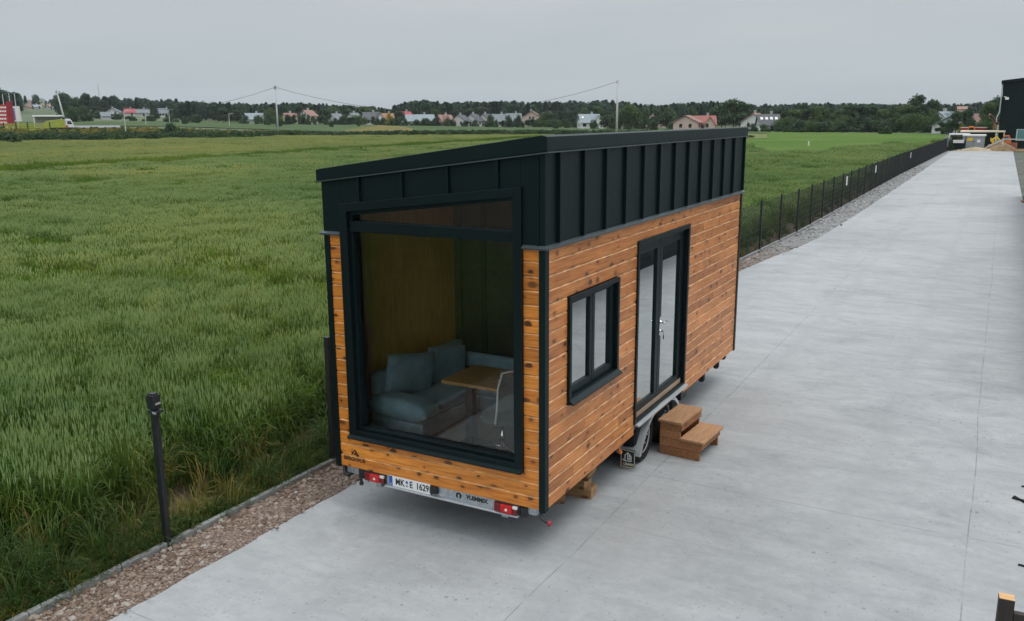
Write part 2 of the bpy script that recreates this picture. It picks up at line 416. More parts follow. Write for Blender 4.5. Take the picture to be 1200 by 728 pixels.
# small dark pits and specks, clustered
vp = N(nt, 'ShaderNodeTexVoronoi'); vp.inputs['Scale'].default_value = 11; L(nt, pos, vp.inputs['Vector'])
pc = N(nt, 'ShaderNodeSeparateColor'); L(nt, vp.outputs['Color'], pc.inputs[0])
thr = math_(nt, 'MULTIPLY', math_(nt, 'GREATER_THAN', pc.outputs[0], .62), math_(nt, 'MULTIPLY_ADD', pc.outputs[1], .17, .06))
pit = math_(nt, 'LESS_THAN', math_(nt, 'ADD', vp.outputs['Distance'], math_(nt, 'MULTIPLY', math_(nt, 'SUBTRACT', n4, .5), .25)), thr)
clus = math_(nt, 'MULTIPLY', math_(nt, 'MAXIMUM', math_(nt, 'SUBTRACT', noise_(nt, pos, .5, 3), .36), 0.0), 2.4)
c = mixc(nt, math_(nt, 'MULTIPLY', pit, math_(nt, 'MINIMUM', clus, .6)), c, (.13, .14, .145))
v2 = N(nt, 'ShaderNodeTexVoronoi'); v2.inputs['Scale'].default_value = 27; L(nt, pos, v2.inputs['Vector'])
p2 = N(nt, 'ShaderNodeSeparateColor'); L(nt, v2.outputs['Color'], p2.inputs[0])
grit = math_(nt, 'LESS_THAN', v2.outputs['Distance'], math_(nt, 'MULTIPLY', math_(nt, 'GREATER_THAN', p2.outputs[0], .72), math_(nt, 'MULTIPLY_ADD', p2.outputs[1], .22, .10)))
c = mixc(nt, math_(nt, 'MULTIPLY', grit, math_(nt, 'MINIMUM', clus, .32)), c, (.10, .105, .105))
# damp darker patches with a soft outline
st = ramp(nt, noise_(nt, pos, .55, 4, .6, 1.0), [(.55, (1, 1, 1)), (.68, (.87, .89, .885)), (.8, (.80, .835, .83))])
c = mixc(nt, 1, c, st, 'MULTIPLY')
bl = ramp(nt, noise_(nt, mapping(nt, pos, (1, .8, 1), (0, 0, .5)), 1.7, 5, .7, 1.5), [(.42, (1, 1, 1)), (.52, (.955, .96, .955)), (.60, (1, 1, 1)), (.70, (1.05, 1.05, 1.05))])
c = mixc(nt, 1, c, bl, 'MULTIPLY')
sw = noise_(nt, mapping(nt, pos, (.6, 9, 1), (0, 0, .12)), 1.3, 5, .7)      # broom finish, drawn out across the drive
c = mixc(nt, 1, c, ramp(nt, sw, [(.35, (.975, .978, .978)), (.65, (1.022, 1.022, 1.022))]), 'MULTIPLY')
# saw-cut joints: a grid, wandering a little and clogged in places
def joint(coord, origin, step, width, strength):
    q = math_(nt, 'ADD', math_(nt, 'SUBTRACT', coord, origin), math_(nt, 'MULTIPLY', math_(nt, 'SUBTRACT', wob, .5), .10))
    q = math_(nt, 'PINGPONG', math_(nt, 'ADD', q, 1000*step), step/2)
    a = math_(nt, 'LESS_THAN', q, width)
    gap = math_(nt, 'MINIMUM', math_(nt, 'MAXIMUM', math_(nt, 'MULTIPLY', math_(nt, 'SUBTRACT', wob2, .38), 6.0), .12), 1.0)
    return math_(nt, 'MULTIPLY', math_(nt, 'MULTIPLY', a, gap), strength)
jx = joint(X, .19, 3.35, .006, .55); jy = joint(Y, -2.5, 4.9, .0065, .50)
jj = math_(nt, 'MAXIMUM', jx, jy)
c = mixc(nt, jj, c, (.11, .12, .125))
# tyre rubbing: long faint bands along the drive
tb = math_(nt, 'PINGPONG', math_(nt, 'ADD', math_(nt, 'ADD', X, math_(nt, 'MULTIPLY', wob, .9)), 50.35), .95)
tb = math_(nt, 'MULTIPLY', math_(nt, 'MAXIMUM', math_(nt, 'SUBTRACT', 1.0, math_(nt, 'MULTIPLY', tb, 5.0)), 0.0), math_(nt, 'MULTIPLY', math_(nt, 'MAXIMUM', math_(nt, 'SUBTRACT', n2, .40), 0.0), 1.6))
c = mixc(nt, tb, c, (.24, .25, .255))
L(nt, c, b.inputs['Base Color']); b.inputs['Roughness'].default_value = .72; b.inputs['Specular IOR Level'].default_value = .35
hh = math_(nt, 'SUBTRACT', math_(nt, 'MULTIPLY', n4, .4), math_(nt, 'ADD', math_(nt, 'MULTIPLY', jj, 2.0), pit))
bump(nt, b, hh, .25, .006)
M_['kerb'] = simple('kerb_concrete', (.25, .26, .255), .8, 0, .2, 9, .3, .3)
# gravel base and stones
m, nt, b = new_mat('crushed_brick_gravel'); M_['gravel'] = m
pos = position(nt); sp = N(nt, 'ShaderNodeSeparateXYZ'); L(nt, pos, sp.inputs[0])
vo = N(nt, 'ShaderNodeTexVoronoi'); vo.inputs['Scale'].default_value = 62; L(nt, pos, vo.inputs['Vector'])
pc = N(nt, 'ShaderNodeSeparateColor'); L(nt, vo.outputs['Color'], pc.inputs[0])
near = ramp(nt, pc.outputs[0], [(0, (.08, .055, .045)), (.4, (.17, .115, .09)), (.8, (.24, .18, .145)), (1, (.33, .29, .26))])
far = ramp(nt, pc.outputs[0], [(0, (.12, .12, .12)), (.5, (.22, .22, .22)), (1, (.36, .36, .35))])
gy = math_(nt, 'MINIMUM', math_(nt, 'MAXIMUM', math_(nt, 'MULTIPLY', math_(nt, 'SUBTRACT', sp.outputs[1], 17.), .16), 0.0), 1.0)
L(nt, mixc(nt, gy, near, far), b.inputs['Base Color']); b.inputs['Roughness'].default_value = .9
bump(nt, b, vo.outputs['Distance'], .8, .02)
m, nt, b = new_mat('gravel_stone'); M_['stone'] = m
pos = position(nt); sp = N(nt, 'ShaderNodeSeparateXYZ'); L(nt, pos, sp.inputs[0])
wn = N(nt, 'ShaderNodeTexWhiteNoise'); wn.noise_dimensions = '3D'
oi = N(nt, 'ShaderNodeObjectInfo'); L(nt, oi.outputs['Location'], wn.inputs['Vector'])
r = oi.outputs['Random']
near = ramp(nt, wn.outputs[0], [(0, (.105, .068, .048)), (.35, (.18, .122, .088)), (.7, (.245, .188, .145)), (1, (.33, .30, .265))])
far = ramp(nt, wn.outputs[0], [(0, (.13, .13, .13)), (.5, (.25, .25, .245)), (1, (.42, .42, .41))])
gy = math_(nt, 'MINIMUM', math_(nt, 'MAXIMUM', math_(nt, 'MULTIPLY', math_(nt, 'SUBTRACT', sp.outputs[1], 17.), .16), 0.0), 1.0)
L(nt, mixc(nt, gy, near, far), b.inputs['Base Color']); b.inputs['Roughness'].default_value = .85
# earth and fields
m, nt, b = new_mat('field_earth'); M_['earth'] = m
pos = position(nt)
f = math_(nt, 'ADD', math_(nt, 'MULTIPLY', noise_(nt, pos, .012, 5, .6), .7), math_(nt, 'MULTIPLY', noise_(nt, pos, .5, 4), .3))
L(nt, ramp(nt, f, [(.32, (.050, .070, .034)), (.5, (.075, .105, .048)), (.62, (.10, .13, .06)), (.72, (.15, .16, .075))]), b.inputs['Base Color']); b.inputs['Roughness'].default_value = .95
m, nt, b = new_mat('dark_soil'); M_['soil'] = m
pos = position(nt)
L(nt, ramp(nt, noise_(nt, pos, 3, 6, .65), [(.3, (.045, .032, .02)), (.5, (.085, .06, .036)), (.7, (.12, .095, .05))]), b.inputs['Base Color']); b.inputs['Roughness'].default_value = 1
def field_mat(name, cols, sc=(.05, .05, .05), fine=1.2):
    m, nt, b = new_mat(name); pos = position(nt)
    f = math_(nt, 'ADD', math_(nt, 'MULTIPLY', noise_(nt, mapping(nt, pos, sc), 1, 5, .6), .6), math_(nt, 'MULTIPLY', noise_(nt, pos, fine, 4, .7), .4))
    L(nt, ramp(nt, f, [(.32+.36*i/(len(cols)-1), c) for i, c in enumerate(cols)]), b.inputs['Base Color'])
    b.inputs['Roughness'].default_value = .95; b.inputs['Specular IOR Level'].default_value = .1
    bump(nt, b, noise_(nt, pos, 1.6, 4, .7), .9, .35); return m
M_['f_pale'] = field_mat('pale_dry_meadow', [(.10, .135, .045), (.15, .175, .065), (.21, .215, .09)])
M_['f_green'] = field_mat('blue_green_field', [(.045, .080, .032), (.066, .105, .042), (.095, .13, .055)], (.02, .06, .05))
M_['f_bright'] = field_mat('bright_meadow', [(.045, .105, .016), (.080, .145, .024), (.125, .165, .045)], (.05, .05, .05))
M_['f_tan'] = field_mat('dry_tan_grass', [(.085, .11, .03), (.16, .14, .05), (.21, .165, .06)], (.08, .08, .08))
M_['sand'] = field_mat('bare_sand', [(.30, .25, .16), (.42, .35, .24), (.48, .43, .33)], (.5, .5, .5))
M_['vergegrey'] = field_mat('grey_rubble_verge', [(.07, .075, .065), (.12, .125, .11), (.17, .17, .15)], (.5, .5, .5))
M_['asphalt'] = simple('distant_road', (.20, .21, .22), .9, 0, .1, .5)
M_['dirt'] = field_mat('heaped_dirt', [(.15, .10, .06), (.24, .17, .10), (.33, .25, .17)], (.6, .6, .6), 2)
# vegetation
M_['lush'] = leaf_mat('lush_blades', [(.030, .085, .013), (.060, .135, .015), (.12, .19, .020), (.23, .235, .035)], .07, 2.2, .42)
M_['wheat'] = leaf_mat('wheat_blades', [(.030, .076, .018), (.060, .125, .021), (.125, .185, .027), (.25, .245, .038)], .055, 2.4, .42)
M_['ear'] = leaf_mat('wheat_ears', [(.135, .23, .09), (.23, .335, .15), (.345, .42, .195), (.47, .465, .19)], .05, 2.0, .3)
M_['ear_pale'] = leaf_mat('ripening_ears', [(.21, .275, .115), (.32, .37, .165), (.42, .43, .19), (.52, .47, .19)], .05, 2.0, .3)
M_['weed'] = leaf_mat('verge_weeds', [(.020, .052, .013), (.040, .082, .017), (.068, .108, .022), (.19, .16, .032)], .5, 2.0, .35)
M_['dry'] = leaf_mat('dry_weeds', [(.10, .11, .03), (.20, .165, .035), (.28, .21, .07)], .5, 2.0, .3)
M_['grass'] = leaf_mat('meadow_blades', [(.06, .115, .020), (.10, .16, .032), (.145, .185, .05)], .08, 1.5, .35)
M_['crown1'] = leaf_mat('dark_leaves', [(.018, .042, .018), (.032, .068, .028), (.054, .10, .036)], .25, 1.0, .2, .25)
M_['crown2'] = leaf_mat('mid_leaves', [(.034, .068, .020), (.058, .105, .030), (.09, .14, .04)], .25, 1.0, .25, .2)
M_['crown3'] = leaf_mat('pine_needles', [(.010, .024, .015), (.017, .038, .021), (.028, .054, .026)], .25, 1.0, .12, .25)
M_['crown4'] = leaf_mat('yellow_leaves', [(.14, .15, .025), (.26, .23, .03), (.36, .30, .05)], .25, 1.0, .25, .1)
M_['bark'] = simple('bark', (.07, .055, .04), .9, 0, .3, 3)
M_['forest'] = leaf_mat('forest_leaves', [(.011, .036, .022), (.020, .058, .032), (.038, .086, .040)], .05, .3, .15, .35)

# ================================================================== the tiny house
W_, LEN, ZB, ZBAND = 2.5, 6.74, .5, 3.02
zr = lambda x: 3.545+(x+2.5)/2.5*.31          # underside of the roof edge (mono-pitch, rising to the yard side)
zf = lambda x: 3.316+(x+2.306)*.1119          # sloping top of the picture window
house = empty('tiny_house', (0, 0, 0), 0, 'tiny house on a trailer, orange timber boards below black sheet metal, big picture window', 'tiny house')

ROWS = 19; RH = (ZBAND-ZB)/ROWS
def planks(axis, a0, a1, face, out, holes, seed, joints=True):
    """rows of bevelled boards on a wall; axis = direction of the boards, face = wall plane, out = +1/-1"""
    rnd = random.Random(seed); mb = MB()
    for k in range(ROWS):
        z0, z1 = ZB+k*RH, ZB+(k+1)*RH
        segs = [(a0, a1)]
        for (h0, h1, hz0, hz1) in holes:
            if z1 > hz0+.02 and z0 < hz1-.02:
                ns = []
                for s0, s1 in segs:
                    if s1 <= h0 or s0 >= h1: ns.append((s0, s1)); continue
                    if s0 < h0: ns.append((s0, h0))
                    if s1 > h1: ns.append((h1, s1))
                segs = ns
        cuts = []
        if joints:
            t = a0+rnd.uniform(.5, 3.2)
            while t < a1: cuts.append(t); t += rnd.uniform(1.7, 3.6)
        for s0, s1 in segs:
            pts = [s0]+[c for c in cuts if s0+.15 < c < s1-.15]+[s1]
            for p0, p1 in zip(pts, pts[1:]):
                g = .0012
                e = rnd.uniform(0, .0015)
                prof = [(-.025, z0), (-.012, z0+.0004), (-.012, z0+.0035), (e, z0+.0055), (e, z1-.015), (-.012, z1-.0004), (-.025, z1)]
                prof = [(face+out*d, z) for d, z in prof]
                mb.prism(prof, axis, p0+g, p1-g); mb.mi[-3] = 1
    return mb
WIN = (.478, 1.736, 1.417, 2.485); DOOR = (2.295, 4.166, .633, 2.794); ARCH = (2.66, 3.86, .4, .62)
FX0, FX1, FZ0 = -2.286, -.213, .862
planks('x', -2.452, -.048, 0, -1, [(FX0+.03, FX1-.03, .90, 9)], 3, False).obj('front_boards', [M_['wood_front'], M_['skylit_edge_front']], house)
planks('y', .062, LEN-.05, 0, 1, [(WIN[0]+.02, WIN[1]-.02, WIN[2]+.02, WIN[3]-.02), (DOOR[0]+.02, DOOR[1]-.02, DOOR[2]-.03, DOOR[3]-.02), ARCH], 5).obj('side_boards', [M_['wood_side'], M_['skylit_edge_side']], house)
planks('y', .062, LEN-.05, -2.5, -1, [], 6).obj('side_boards', [M_['wood_side'], M_['skylit_edge_side']], house)
planks('x', -2.452, -.048, LEN, 1, [], 8).obj('back_boards', [M_['wood_front'], M_['skylit_edge_front']], house)

# corner trims: angle profiles, 14 mm proud of the boards
def corner(cx, cy, sx, sy):
    mb = MB(); t = .014
    xo, yo = cx-sx*t*-1, cy-sy*t*-1
    a, c = .052, .066
    pts = [(cx+sx*t, cy+sy*t), (cx-sx*a, cy+sy*t), (cx-sx*a, cy-sy*.03), (cx-sx*.03, cy-sy*.03), (cx-sx*.03, cy-sy*c), (cx+sx*t, cy-sy*c)]
    mb.prism(pts, 'z', ZB-.012, ZBAND-.004)
    return mb
for cx, cy, sx, sy in ((0, 0, 1, -1), (-2.5, 0, -1, -1), (0, LEN, 1, 1), (-2.5, LEN, -1, 1)):
    corner(cx, cy, sx, sy).obj('corner_trim', M_['metal'], house, .003)

# upper sheet-metal cladding with standing seams
mb = MB(); ft = .014
def front_piece(x0, x1, zl0, zl1):
    mb.prism([(x0, zl0), (x1, zl1), (x1, zr(x1)+.02), (x0, zr(x0)+.02)], 'y', -ft, .02)
front_piece(-2.514, FX0+.02, ZBAND, ZBAND); front_piece(FX1-.02, ft, ZBAND, ZBAND)
front_piece(FX0+.021, FX1-.021, zf(FX0)-.03, zf(FX1)-.03)
for x in (-2.03, -1.51, -.99, -.46):
    mb.prism([(x-.013, zf(x)), (x+.013, zf(x)), (x+.013, zr(x)+.01), (x-.013, zr(x)+.01)], 'y', -ft-.028, -ft-.0)
mb.prism([(-.06, ZBAND+.01), (-.046, ZBAND+.01), (-.046, zr(-.05)), (-.06, zr(-.06))], 'y', -ft-.012, -ft)
mb.obj('front_metal_cladding', M_['metal'], house, .003)
for sgn, fx, zt in ((1, 0, zr(0)+.02), (-1, -2.5, zr(-2.5)+.02)):
    mb = MB(); a, c = sorted((fx-sgn*.02, fx+sgn*ft))
    ys = (.23, .76, 1.29, 1.82, 2.35, 2.87, 3.40, 3.93, 4.46, 5.0, 5.53, 6.08, 6.67)
    edges = [.021]+list(ys)+[LEN]
    for y0, y1 in zip(edges, edges[1:]):       # each tray is very slightly dished, as folded sheet is
        ym = (y0+y1)/2; d = .004
        n = [(fx+sgn*ft, y0), (fx+sgn*(ft-d), ym-.12*(y1-y0)), (fx+sgn*(ft-d*1.2), ym+.15*(y1-y0)), (fx+sgn*ft, y1), (fx-sgn*.02, y1), (fx-sgn*.02, y0)]
        mb.prism(n, 'z', ZBAND, zt)
    for y in ys:
        a, c = sorted((fx+sgn*(ft-.003), fx+sgn*(ft+.034)))
        mb.box(a, c, y-.014, y+.014, ZBAND+.02, zt-.03)
    mb.obj('side_metal_cladding', M_['metal'], house, .003)
mb = MB(); mb.box(-2.514, .014, LEN-.02, LEN+.014, ZBAND, zr(-2.5)+.02)
mb.prism([(-2.5, zr(-2.5)), (0, zr(-2.5)), (0, zr(0)+.02)], 'y', LEN-.018, LEN+.0125); mb.obj('back_metal_cladding', M_['metal'], house)
# drip flashing at the foot of the metal
mb = MB()
def flash_y(x0, x1):   # along the front
    mb.prism([(0.0, ZBAND-.016), (-.046, ZBAND-.022), (-.048, ZBAND-.004), (-.015, ZBAND+.016), (0, ZBAND+.016)], 'x', x0, x1)
flash_y(-2.548, FX0-.002); flash_y(FX1+.002, .0478)
def flash_side(s, fx):
    mb.prism([(fx, ZBAND-.016), (fx+s*.046, ZBAND-.022), (fx+s*.048, ZBAND-.004), (fx+s*.015, ZBAND+.016), (fx, ZBAND+.016)], 'y', .001, LEN+.04)
flash_side(1, 0); flash_side(-1, -2.5)
mb.obj('drip_flashing', M_['lip'], house, .002)
# roof with a deep fascia and a thin lip below it
mb = MB(); x0, x1 = -2.552, .046
top = lambda x: zr(x)+.112+.012*(x+2.5)/2.5
mb.prism([(x0, zr(x0)), (x1, zr(x1)), (x1, top(x1)), (x1-.05, top(x1)+.012), (x0+.05, top(x0)+.012), (x0, top(x0))], 'y', -.046, LEN+.04)
roof = mb.obj('roof', M_['metal'], house, .004)
mb = MB()
mb.prism([(x0-.014, zr(x0)-.014), (x1+.014, zr(x1)-.014), (x1+.014, zr(x1)-.003), (x0-.014, zr(x0)-.003)], 'y', -.062, -.040)
mb.box(x1-.006, x1+.016, -.039, LEN+.05, zr(x1)-.014, zr(x1)-.003)
mb.box(x0-.016, x0+.006, -.039, LEN+.05, zr(x0)-.014, zr(x0)-.003)
mb.obj('drip_edge', M_['lip'], roof)

# picture window
def ring(outer, inner, y0, y1, mb):
    n = len(outer)
    for i in range(n):
        j = (i+1) % n
        mb.prism([outer[i], outer[j], inner[j], inner[i]], 'y', y0, y1)
O = [(FX0, FZ0), (FX1, FZ0), (FX1, zf(FX1)), (FX0, zf(FX0))]
I = [(FX0+.095, FZ0+.085), (FX1-.085, FZ0+.085), (FX1-.085, zf(FX1-.08)-.085), (FX0+.095, zf(FX0+.09)-.085)]
mb = MB(); ring(O, I, -.045, .03, mb)
win = mb.obj('picture_window', M_['frame'], house, .004)
I2 = [(FX0+.135, FZ0+.115), (FX1-.112, FZ0+.115), (FX1-.112, zf(FX1-.11)-.115), (FX0+.135, zf(FX0+.13)-.125)]
mb = MB(); ring([(a-.004 if a < -1 else a+.004, z) for a, z in I], I2, .0, .12, mb); mb.obj('inner_frame', M_['frame'], win, .004)
mb = MB(); mb.box(FX0+.10, FX1-.09, -.012, .11, 3.045, 3.15); mb.obj('transom', M_['frame'], win, .005)
mb = MB(); mb.prism([(-.082, FZ0-.004), (-.085, FZ0+.012), (-.044, FZ0+.034), (-.044, FZ0-.004)], 'x', FX0-.002, FX1+.002); mb.obj('sill', M_['frame'], win, .002)
mb = MB(); mb.quad((I2[0][0]-.01, .07, FZ0+.10), (I2[1][0]+.01, .07, FZ0+.10), (I2[1][0]+.01, .07, 3.09), (I2[0][0]-.01, .07, 3.09)); mb.obj('pane', M_['glass_front'], win, fix=False)
mb = MB(); mb.quad((I2[0][0]-.01, .07, 3.10), (I2[1][0]+.01, .07, 3.10), (I2[1][0]+.01, .07, I2[2][1]+.01), (I2[0][0]-.01, .07, I2[3][1]+.01)); mb.obj('pane', M_['glass_front'], win, fix=False)

# side window: casing, two sashes
def ringx(o, i, xa, xb, mb):    # rectangles (y0,y1,z0,z1)
    O = [(o[0], o[2]), (o[1], o[2]), (o[1], o[3]), (o[0], o[3])]; I = [(i[0], i[2]), (i[1], i[2]), (i[1], i[3]), (i[0], i[3])]
    for k in range(4):
        j = (k+1) % 4; mb.prism([O[k], O[j], I[j], I[k]], 'x', xa, xb)
mb = MB(); ringx(WIN, (WIN[0]+.05, WIN[1]-.05, WIN[2]+.06, WIN[3]-.045), -.05, .032, mb); sw = mb.obj('side_window', M_['frame'], house, .004)
mb = MB(); mb.prism([(.031, WIN[2]+.01), (.075, WIN[2]+.0), (.076, WIN[2]+.014), (.031, WIN[2]+.05)], 'y', WIN[0]-.003, WIN[1]+.003); mb.obj('sill', M_['frame'], sw, .002)
for y0, y1, g0, g1 in ((.53, 1.108, .615, 1.045), (1.112, 1.684, 1.178, 1.595)):
    mb = MB(); ringx((y0, y1, WIN[2]+.062, WIN[3]-.047), (g0, g1, 1.565, 2.395), -.06, -.016, mb); s = mb.obj('sash', M_['frame'], sw, .006)
    mb = MB(); mb.quad((-.04, g0-.01, 1.555), (-.04, g1+.01, 1.555), (-.04, g1+.01, 2.405), (-.04, g0-.01, 2.405)); mb.obj('pane', M_['glass_side'], sw, fix=False)

# glazed double door
mb = MB(); ringx(DOOR, (DOOR[0]+.05, DOOR[1]-.06, DOOR[2]+.03, DOOR[3]-.055), -.09, .022, mb); mb.obj('door_frame', M_['frame'], house, .004)
for y0, y1, g0, g1 in ((2.348, 3.172, 2.415, 3.075), (3.178, 4.102, 3.275, 3.945)):
    mb = MB(); ringx((y0, y1, DOOR[2]+.034, DOOR[3]-.058), (g0, g1, .80, 2.615), -.085, -.035, mb); d = mb.obj('door', M_['frame'], house, .006)
    mb = MB(); mb.quad((-.06, g0-.01, .79), (-.06, g1+.01, .79), (-.06, g1+.01, 2.625), (-.06, g0-.01, 2.625)); mb.obj('pane', M_['glass_side'], d, fix=False)
    if y0 > 3:
        mb = MB(); mb.box(-.036, -.026, 3.205, 3.245, 1.50, 1.74); mb.lathe((-.03, 3.225, 1.67), (1, 0, 0), [(.022, 0), (.022, .012), (.012, .014), (.012, .05)], 16)
        mb.tube([(.018, 3.225, 1.67), (.024, 3.24, 1.67), (.024, 3.30, 1.668), (.016, 3.345, 1.664)], [.010, .010, .009, .008], 10)
        mb.lathe((-.03, 3.225, 1.56), (1, 0, 0), [(.018, 0), (.018, .014)], 14); mb.obj('handle', M_['chrome'], d, .002)
        mb = MB(); mb.box(-.016, .012, 3.222, 3.228, 1.553, 1.567); mb.bar((.012, 3.225, 1.555), (.016, 3.24, 1.50), .004); mb.box(.008, .018, 3.232, 3.252, 1.455, 1.505); mb.obj('key', M_['black'], d, .002)
mb = MB(); mb.prism([(-.02, .604), (.062, .600), (.062, .622), (-.02, .640)], 'y', 2.335, 4.172); mb.obj('door_sill', M_['alu'], house, .002)

# branded house emblem and word on the lowest front boards
mb = MB()
ez = .615
def bx(x0, z0, x1, z1, t): mb.bar((x0, -.003, z0), (x1, -.003, z1), t, .002, up=(0, 1, 0))
bx(-2.30, .645, -2.255, .708, .012); bx(-2.255, .708, -2.205, .645, .012); bx(-2.295, .645, -2.295, .69, .011); bx(-2.21, .645, -2.27, .662, .016); bx(-2.255, .67, -2.235, .67, .022)
me1 = mb.mesh('emblem', M_['burn']); link('emblem', me1, house)
tm = text_mesh('BERGHAUS', .058, M_['burn'], 'lettering', .001, .0015)
o = link('lettering', tm, house); o.rotation_euler = (R_(90), 0, 0); o.location = (-2.265, -.0025, .598)

# interior shell
FLZ = .72
mb = MB(); mb.box(-2.46, -.03, .03, LEN-.03, FLZ-.12, FLZ); mb.obj('floor', M_['inner_floor'], house)
mb = MB(); mb.box(-2.43, -2.40, .122, 2.24, FLZ+.001, 3.5); lin = mb.obj('wall_lining', M_['inner_wood'], house)
mb = MB()
mb.box(-.09, -.07, .122, 2.30, FLZ+.001, WIN[2]); mb.box(-.09, -.07, .122, 2.30, WIN[3], 3.75); mb.box(-.09, -.07, .122, WIN[0], WIN[2]+.001, WIN[3]-.001); mb.box(-.09, -.07, WIN[1], 2.30, WIN[2]+.001, WIN[3]-.001)
mb.obj('wall_lining', M_['inner_wood'], house)
mb = MB(); mb.prism([(-2.46, zr(-2.46)-.06), (-.03, zr(-.03)-.06), (-.03, zr(-.03)-.03), (-2.46, zr(-2.46)-.03)], 'y', .03, LEN-.03); mb.obj('ceiling_lining', M_['partition'], house)
mb = MB()
mb.box(-2.396, -2.31, 2.24, 2.30, FLZ+.002, 3.48, 1)
mb.box(-2.43, -.09, 2.305, 2.36, FLZ+.002, zr(-2.4)-.07, 0)
mb.prism([(-2.43, zr(-2.4)-.072), (-.09, zr(-2.4)-.072), (-.09, zr(-.09)-.065)], 'y', 2.307, 2.358, 0)
mb.box(-2.03, -1.965, 2.27, 2.303, FLZ+.002, 3.5, 1); mb.box(-1.45, -1.40, 2.27, 2.303, FLZ+.002, 3.55, 1)
mb.obj('partition', [M_['partition'], M_['black']], house)

# trailer chassis below the house
mb = MB()
for x in (-2.02, -.48): mb.box(x-.035, x+.035, .08, LEN+.1, .30, .49)
for y in (.06, 1.3, 2.4, 3.9, 5.2, 6.5): mb.box(-2.4, -.1, y-.03, y+.03, .42, .492)
mb.box(-2.35, -.10, 2.75, 2.81, .22, .29); mb.box(-2.35, -.10, 3.5, 3.56, .22, .29)
mb.bar((-2.0, LEN, .4), (-1.25, LEN+1.3, .42), .08); mb.bar((-.5, LEN, .4), (-1.25, LEN+1.3, .42), .08)
mb.obj('chassis', M_['galv'], house, .004)
mb = MB(); mb.box(-2.44, -.06, .10, LEN-.1, .493, .60); mb.box(-.42, -.032, 2.68, 3.86, .49, .70); mb.box(-2.468, -2.08, 2.68, 3.86, .49, .70); mb.obj('underfloor', M_['black'], house)
for y, dz in ((5.25, .13), (6.0, .12), (6.38, .07)): mb = MB(); mb.box(-.12, -.03, y-.03, y+.03, ZB-dz, ZB-.005); mb.lathe((-.075, y, ZB-dz-.02), (0, 0, 1), [(.035, 0), (.035, .021)], 10); mb.obj('chassis_bracket', M_['black'], house, .003)
mb = MB(); mb.box(-.20, -.12, 4.45, 4.7, .28, .49); mb.obj('chassis_bracket', M_['black'], house, .003)
mb = MB(); mb.box(-2.14, -.27, .012, .028, .398, .51); mb.obj('rear_panel', M_['galv'], house)
mb = MB(); mb.prism([(.034, .372), (-.012, .372), (-.016, .388), (.0, .396), (.034, .397)], 'x', -1.87, -.285); mb.obj('bumper_rail', M_['alu'], house, .003)
for x0, x1 in ((-2.135, -1.86), (-.545, -.262)):
    mb = MB(); mb.box(x0, x1, -.005, .034, .396, .496); tl = mb.obj('tail_light', M_['black'], house, .006)
    mb = MB(); mb.box(x0+.006, x0+.075, -.026, -.004, .402, .490); mb.obj('lens', M_['darkred'], tl, .008)
    mb = MB(); mb.box(x0+.077, x0+.205, -.032, -.004, .402, .490); mb.obj('lens', M_['red'], tl, .010)
    mb = MB(); mb.prism([(x0+.21, .462), (x0+.262, .462), (x0+.262, .490), (x0+.21, .490)], 'y', -.026, -.004); mb.obj('reversing_lens', M_['clear'], tl, .004)
    mb = MB(); mb.box(x0+.207, x0+.262, -.024, -.004, .402, .460); mb.obj('lens', M_['darkred'], tl, .006)
    mb = MB(); mb.lathe((x0+.145, -.033, .442), (0, -1, 0), [(.015, 0), (.013, .004)], 14); mb.obj('bulb_lens', M_['clear'], tl)
mb = MB(); mb.box(-2.22, -2.137, .0, .06, .40, .50); mb.lathe((-2.18, -.01, .39), (0, 0, 1), [(.018, -.06), (.024, -.055), (.024, -.03), (.014, -.03), (.014, .03)], 12)
mb.obj('light_bracket', M_['black'], house, .004); mb = MB(); mb.box(-.258, -.19, -.0, .05, .39, .49); mb.obj('light_bracket', M_['black'], house, .004)
# number plate
mb = MB(); mb.box(-1.815, -1.297, -.006, -.0, .398, .512); mb.box(-1.820, -1.292, .0, .02, .394, .514, 1); plate = mb.obj('number_plate', [M_['plate'], M_['black']], house, .002)
mb = MB(); mb.box(-1.812, -1.770, -.0072, -.0058, .401, .509); mb.obj('country_band', M_['plate_blue'], plate)
for body, x, sz in (('MK', -1.675, .098), ('E', -1.535, .098), ('1629', -1.393, .098)):
    t = text_mesh(body, sz, M_['ink'], 'lettering', .0006, .002); o = link('lettering', t, plate); o.rotation_euler = (R_(90), 0, 0); o.location = (x, -.0073, .455); o.scale = (.82, 1, 1)
t = text_mesh('D', .03, M_['white'], 'lettering', .0004); o = link('lettering', t, plate); o.rotation_euler = (R_(90), 0, 0); o.location = (-1.791, -.0078, .420)
for z, c in ((.474, 'plate_blue'), (.436, 'galv')):
    mb = MB(); mb.lathe((-1.588, -.006, z), (0, -1, 0), [(.016, 0), (.015, .0016)], 16); mb.obj('seal', M_[c], plate)
mb = MB(); mb.box(-1.292, -1.205, -.03, .034, .425, .50); mb.obj('plate_lamp', M_['black'], house, .008)
# trailer maker's mark on the galvanised panel
mb = MB(); mb.lathe((-.965, .0118, .455), (0, -1, 0), [(.034, 0), (.034, .0016)], 20); em = mb.obj('emblem', M_['ink'], house)
mb = MB(); mb.prism([(-.977, .425), (-.953, .425), (-.957, .463), (-.965, .473), (-.973, .463)], 'y', .0088, .0098); mb.obj('emblem_notch', M_['galv'], em)
t = text_mesh('VLEMMIX', .060, M_['ink'], 'lettering', .0006, .003); o = link('lettering', t, house); o.rotation_euler = (R_(90), 0, 0); o.location = (-.755, .0112, .458); o.scale = (1.0, 1, 1)
